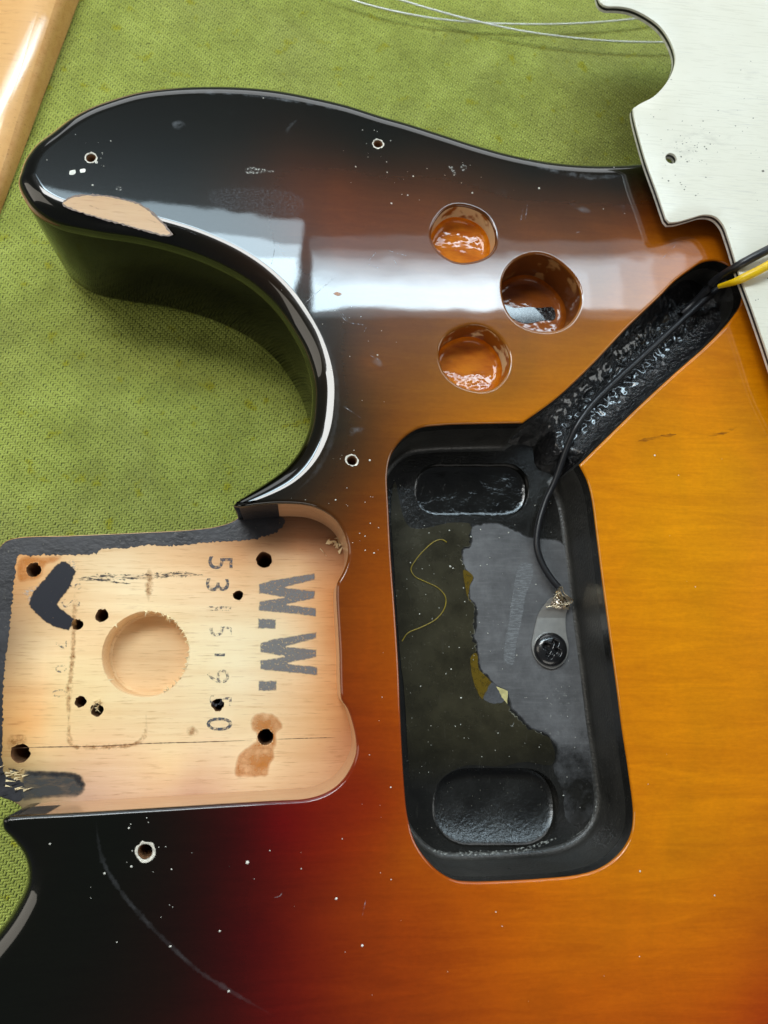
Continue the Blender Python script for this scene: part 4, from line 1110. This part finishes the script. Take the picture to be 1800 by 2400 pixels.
# ------------------------------------------------------------------ white pickguard
def make_plate():
    t = NT('white_pickguard_plastic'); co = t.coord(); sc = t.coord((.12, 2.2, 1), -.25)
    n = t.noise(co, .035, 4, .6); f = t.noise(sc, .9, 4); s2 = t.noise(co, .045, 2)
    c = t.ramp(n, [(.3, L4(214, 212, 196)), (.7, L4(223, 222, 208))])
    m = t.n('Math', operation='MULTIPLY'); t.l(t.g(f, .56, .72), m.inputs[0]); t.l(t.g(s2, .50, .62), m.inputs[1])
    c = t.mix(t.g(m.outputs[0], 0, 1, 0, .35), c, (.30, .30, .28, 1))
    t.set(Base_Color=c, Roughness=t.g(f, .4, .7, .26, .42))
    t.bump(t.noise(sc, 3.0, 3), .05, .1)
    return t.m
def build_plate():
    zt = 6.4
    out = [(1396, -260), (1399, -60), (1402, -8), (1408, 6), (1421, 14), (1445, 15), (1475, 19), (1508, 33), (1546, 60), (1572, 98), (1583, 136), (1577, 166), (1559, 198), (1532, 226), (1500, 243), (1484, 254), (1485, 268), (1513, 374), (1540, 450), (1561, 512), (1569, 521), (1585, 520),
           (1616, 512), (1649, 503), (1676, 507), (1695, 526), (1708, 559), (1735, 646), (1763, 722), (1792, 806), (1825, 900), (1900, 1050), (2300, 1050), (2300, -260)]
    l = ccw(catmull(P(out, zt), True, .8, (0, 15, 19, 20, 31, 32, 33)))
    hole = circle(1573, 371, 1.55, zt, 28); hole2 = circle(1573, 371, 1.62, zt, 28)
    root = thing('pickguard', 'white plastic pickguard overhanging the body at upper right', 'pickguard', (*unp(1700, 300, 4), 4.0))
    mats = [make_plate(), simple('black_core_ply', (.012, .012, .013, 1), .45), simple('white_under_ply', L4(215, 214, 205), .45)]
    lay = [(zt, 5.75, 'top_ply'), (5.75, 5.0, 'core_ply'), (5.0, 4.2, 'bottom_ply')]
    for k, (a, b, nm) in enumerate(lay):
        m = MB()
        ins = [0.12, .0, .0][k]
        ho = hole2 if k == 0 else hole
        if k == 0:
            v, f = cap(off(l, -.14), [hole2], 6.0); m.add(z3(v, a), f)
            m.rings([z3(off(l, -.14), a), z3(off(l, -.04), a - .05), z3(l, a - .15), z3(l, b)])
            m.rings([z3(hole2, a), z3(hole, a - .55), z3(hole, b)], flip=True)
        else:
            m.rings([z3(l, a), z3(off(l, .02 if k == 1 else 0.0), b)])
            m.rings([z3(hole, a), z3(hole, b)], flip=True)
            if k == 2:
                v, f = cap(l, [hole], 6.0); m.add(z3(v, b), f[:, ::-1])
        m.build(nm, mats[k], root, sharp=40)
    # grime flecks
    m2 = MB()
    fl = [(1610, 350, 34, 26, 44, .16), (1690, 330, 70, 40, 30, .12), (1590, 420, 20, 20, 8, .2), (1700, 200, 90, 120, 16, .13), (1740, 480, 50, 90, 10, .15), (1600, 270, 60, 30, 8, .12), (1780, 700, 14, 50, 6, .16)]
    for px, py, sx, sy, n, s in fl:
        for _ in range(n):
            p = P([(rng.normal(px, sx), rng.normal(py, sy))], zt)[0]
            if inside(p[None], off(l, -.5))[0] and not inside(p[None], off(hole2, .3))[0]:
                q = abs(rng.normal(s, s * .5)) + .04; e = rng.uniform(.3, 1)
                m2.add([(p[0] - q, p[1], zt + .03), (p[0], p[1] - q * e, zt + .03), (p[0] + q, p[1], zt + .03), (p[0] + q * .3, p[1] + q * e, zt + .03)], [(0, 1, 2, 3)])
    o = m2.build('grime_flecks', simple('grey_grime', L4(96, 96, 88), .8), root, smooth=False, merge=0)
    o['kind'] = 'stuff'
    for k, (q, mt) in enumerate([([(1560, 330), (1600, 305), (1660, 300), (1740, 320), (1720, 345), (1650, 360), (1600, 390), (1580, 410)], .16), ([(1740, 160), (1770, 150), (1785, 180), (1760, 195), (1742, 185)], .14)]):
        decal('grime_smudge', P(q, zt), zt + .02, make_inkmat('grime_smudge', (.22, .22, .20, 1), .45, .78, .5, .6, (.6, 1.4, 1), mt), root, .1, 150 + k, .5, fade=2.0)
build_plate()

# ------------------------------------------------------------------ steel strings on the mat
M_STRING = simple('bright_steel_string', (.74, .74, .72, 1), .30, .75, noise_amt=.1)
sA = [(700, -45), (825, 0), (900, 21), (1008, 42), (1117, 53), (1225, 57), (1334, 56), (1442, 49), (1540, 38), (1700, 15)]
sB = [(800, -45), (870, -18), (938, 0), (1008, 21), (1117, 50), (1225, 73), (1334, 88), (1442, 97), (1590, 99), (1750, 92)]
tag(tube('guitar_string', P3([(x, y, ZM + 3.2) for x, y in sA]), .31, M_STRING, None, 8, step=2), 'thin steel string on the mat, the upper one at the pickguard cutout', 'string', 'loose strings on the mat')
tag(tube('guitar_string', P3([(x, y, ZM + 4.0 + .004 * i) for i, (x, y) in enumerate(sB)]), .31, M_STRING, None, 8, step=2), 'thin steel string on the mat, the lower one at the pickguard cutout', 'string', 'loose strings on the mat')

# ------------------------------------------------------------------ maple neck at the left
def build_neck():
    a = np.array(unp(210, -62, ZM)); b = np.array(unp(-40, 611, ZM)); d = (b - a) / np.linalg.norm(b - a); n = np.array([d[1], -d[0]])
    if n[0] > 0: n = -n                     # n points left, away from the guitar
    a = a - d * 60; b = b + d * 60
    root = thing('maple_neck', 'lacquered maple guitar neck lying at the upper left', 'guitar neck', (*((a + b) / 2), ZM))
    side = [(0, .2), (0, 1.0), (.1, 4.2), (.3, 5.4), (.8, 6.5), (1.5, 7.2)]
    back = [(1.5, 7.2), (2.0, 7.55), (2.6, 7.9), (3.3, 8.22), (4.2, 8.52), (5.2, 8.76), (6.4, 8.92), (8, 9.0), (10, 8.95), (13, 8.7), (18, 8.0), (24, 6.9), (30, 5.8), (38, 4.4), (48, 3), (56, 0.2)]
    def ext(prof, m):
        st = np.linspace(0, 1, 60); L = np.linalg.norm(b - a); rings = []
        for p, q in prof:
            rings.append(np.array([(*(a + d * L * s + n * (p + .10 * noise.noise(Vector((L * s * .15, p, 0))))), ZM + q - min(q / 5, 1) * .085 * max(-28, min(28, L * (s - .5)))) for s in st]))
        m.rings(rings, closed=False)
    m = MB(); ext(side, m); m.build('fingerboard_side', M_NECKSIDE, root)
    m = MB(); ext(back, m); m.build('neck_back', M_NECK, root)
build_neck()
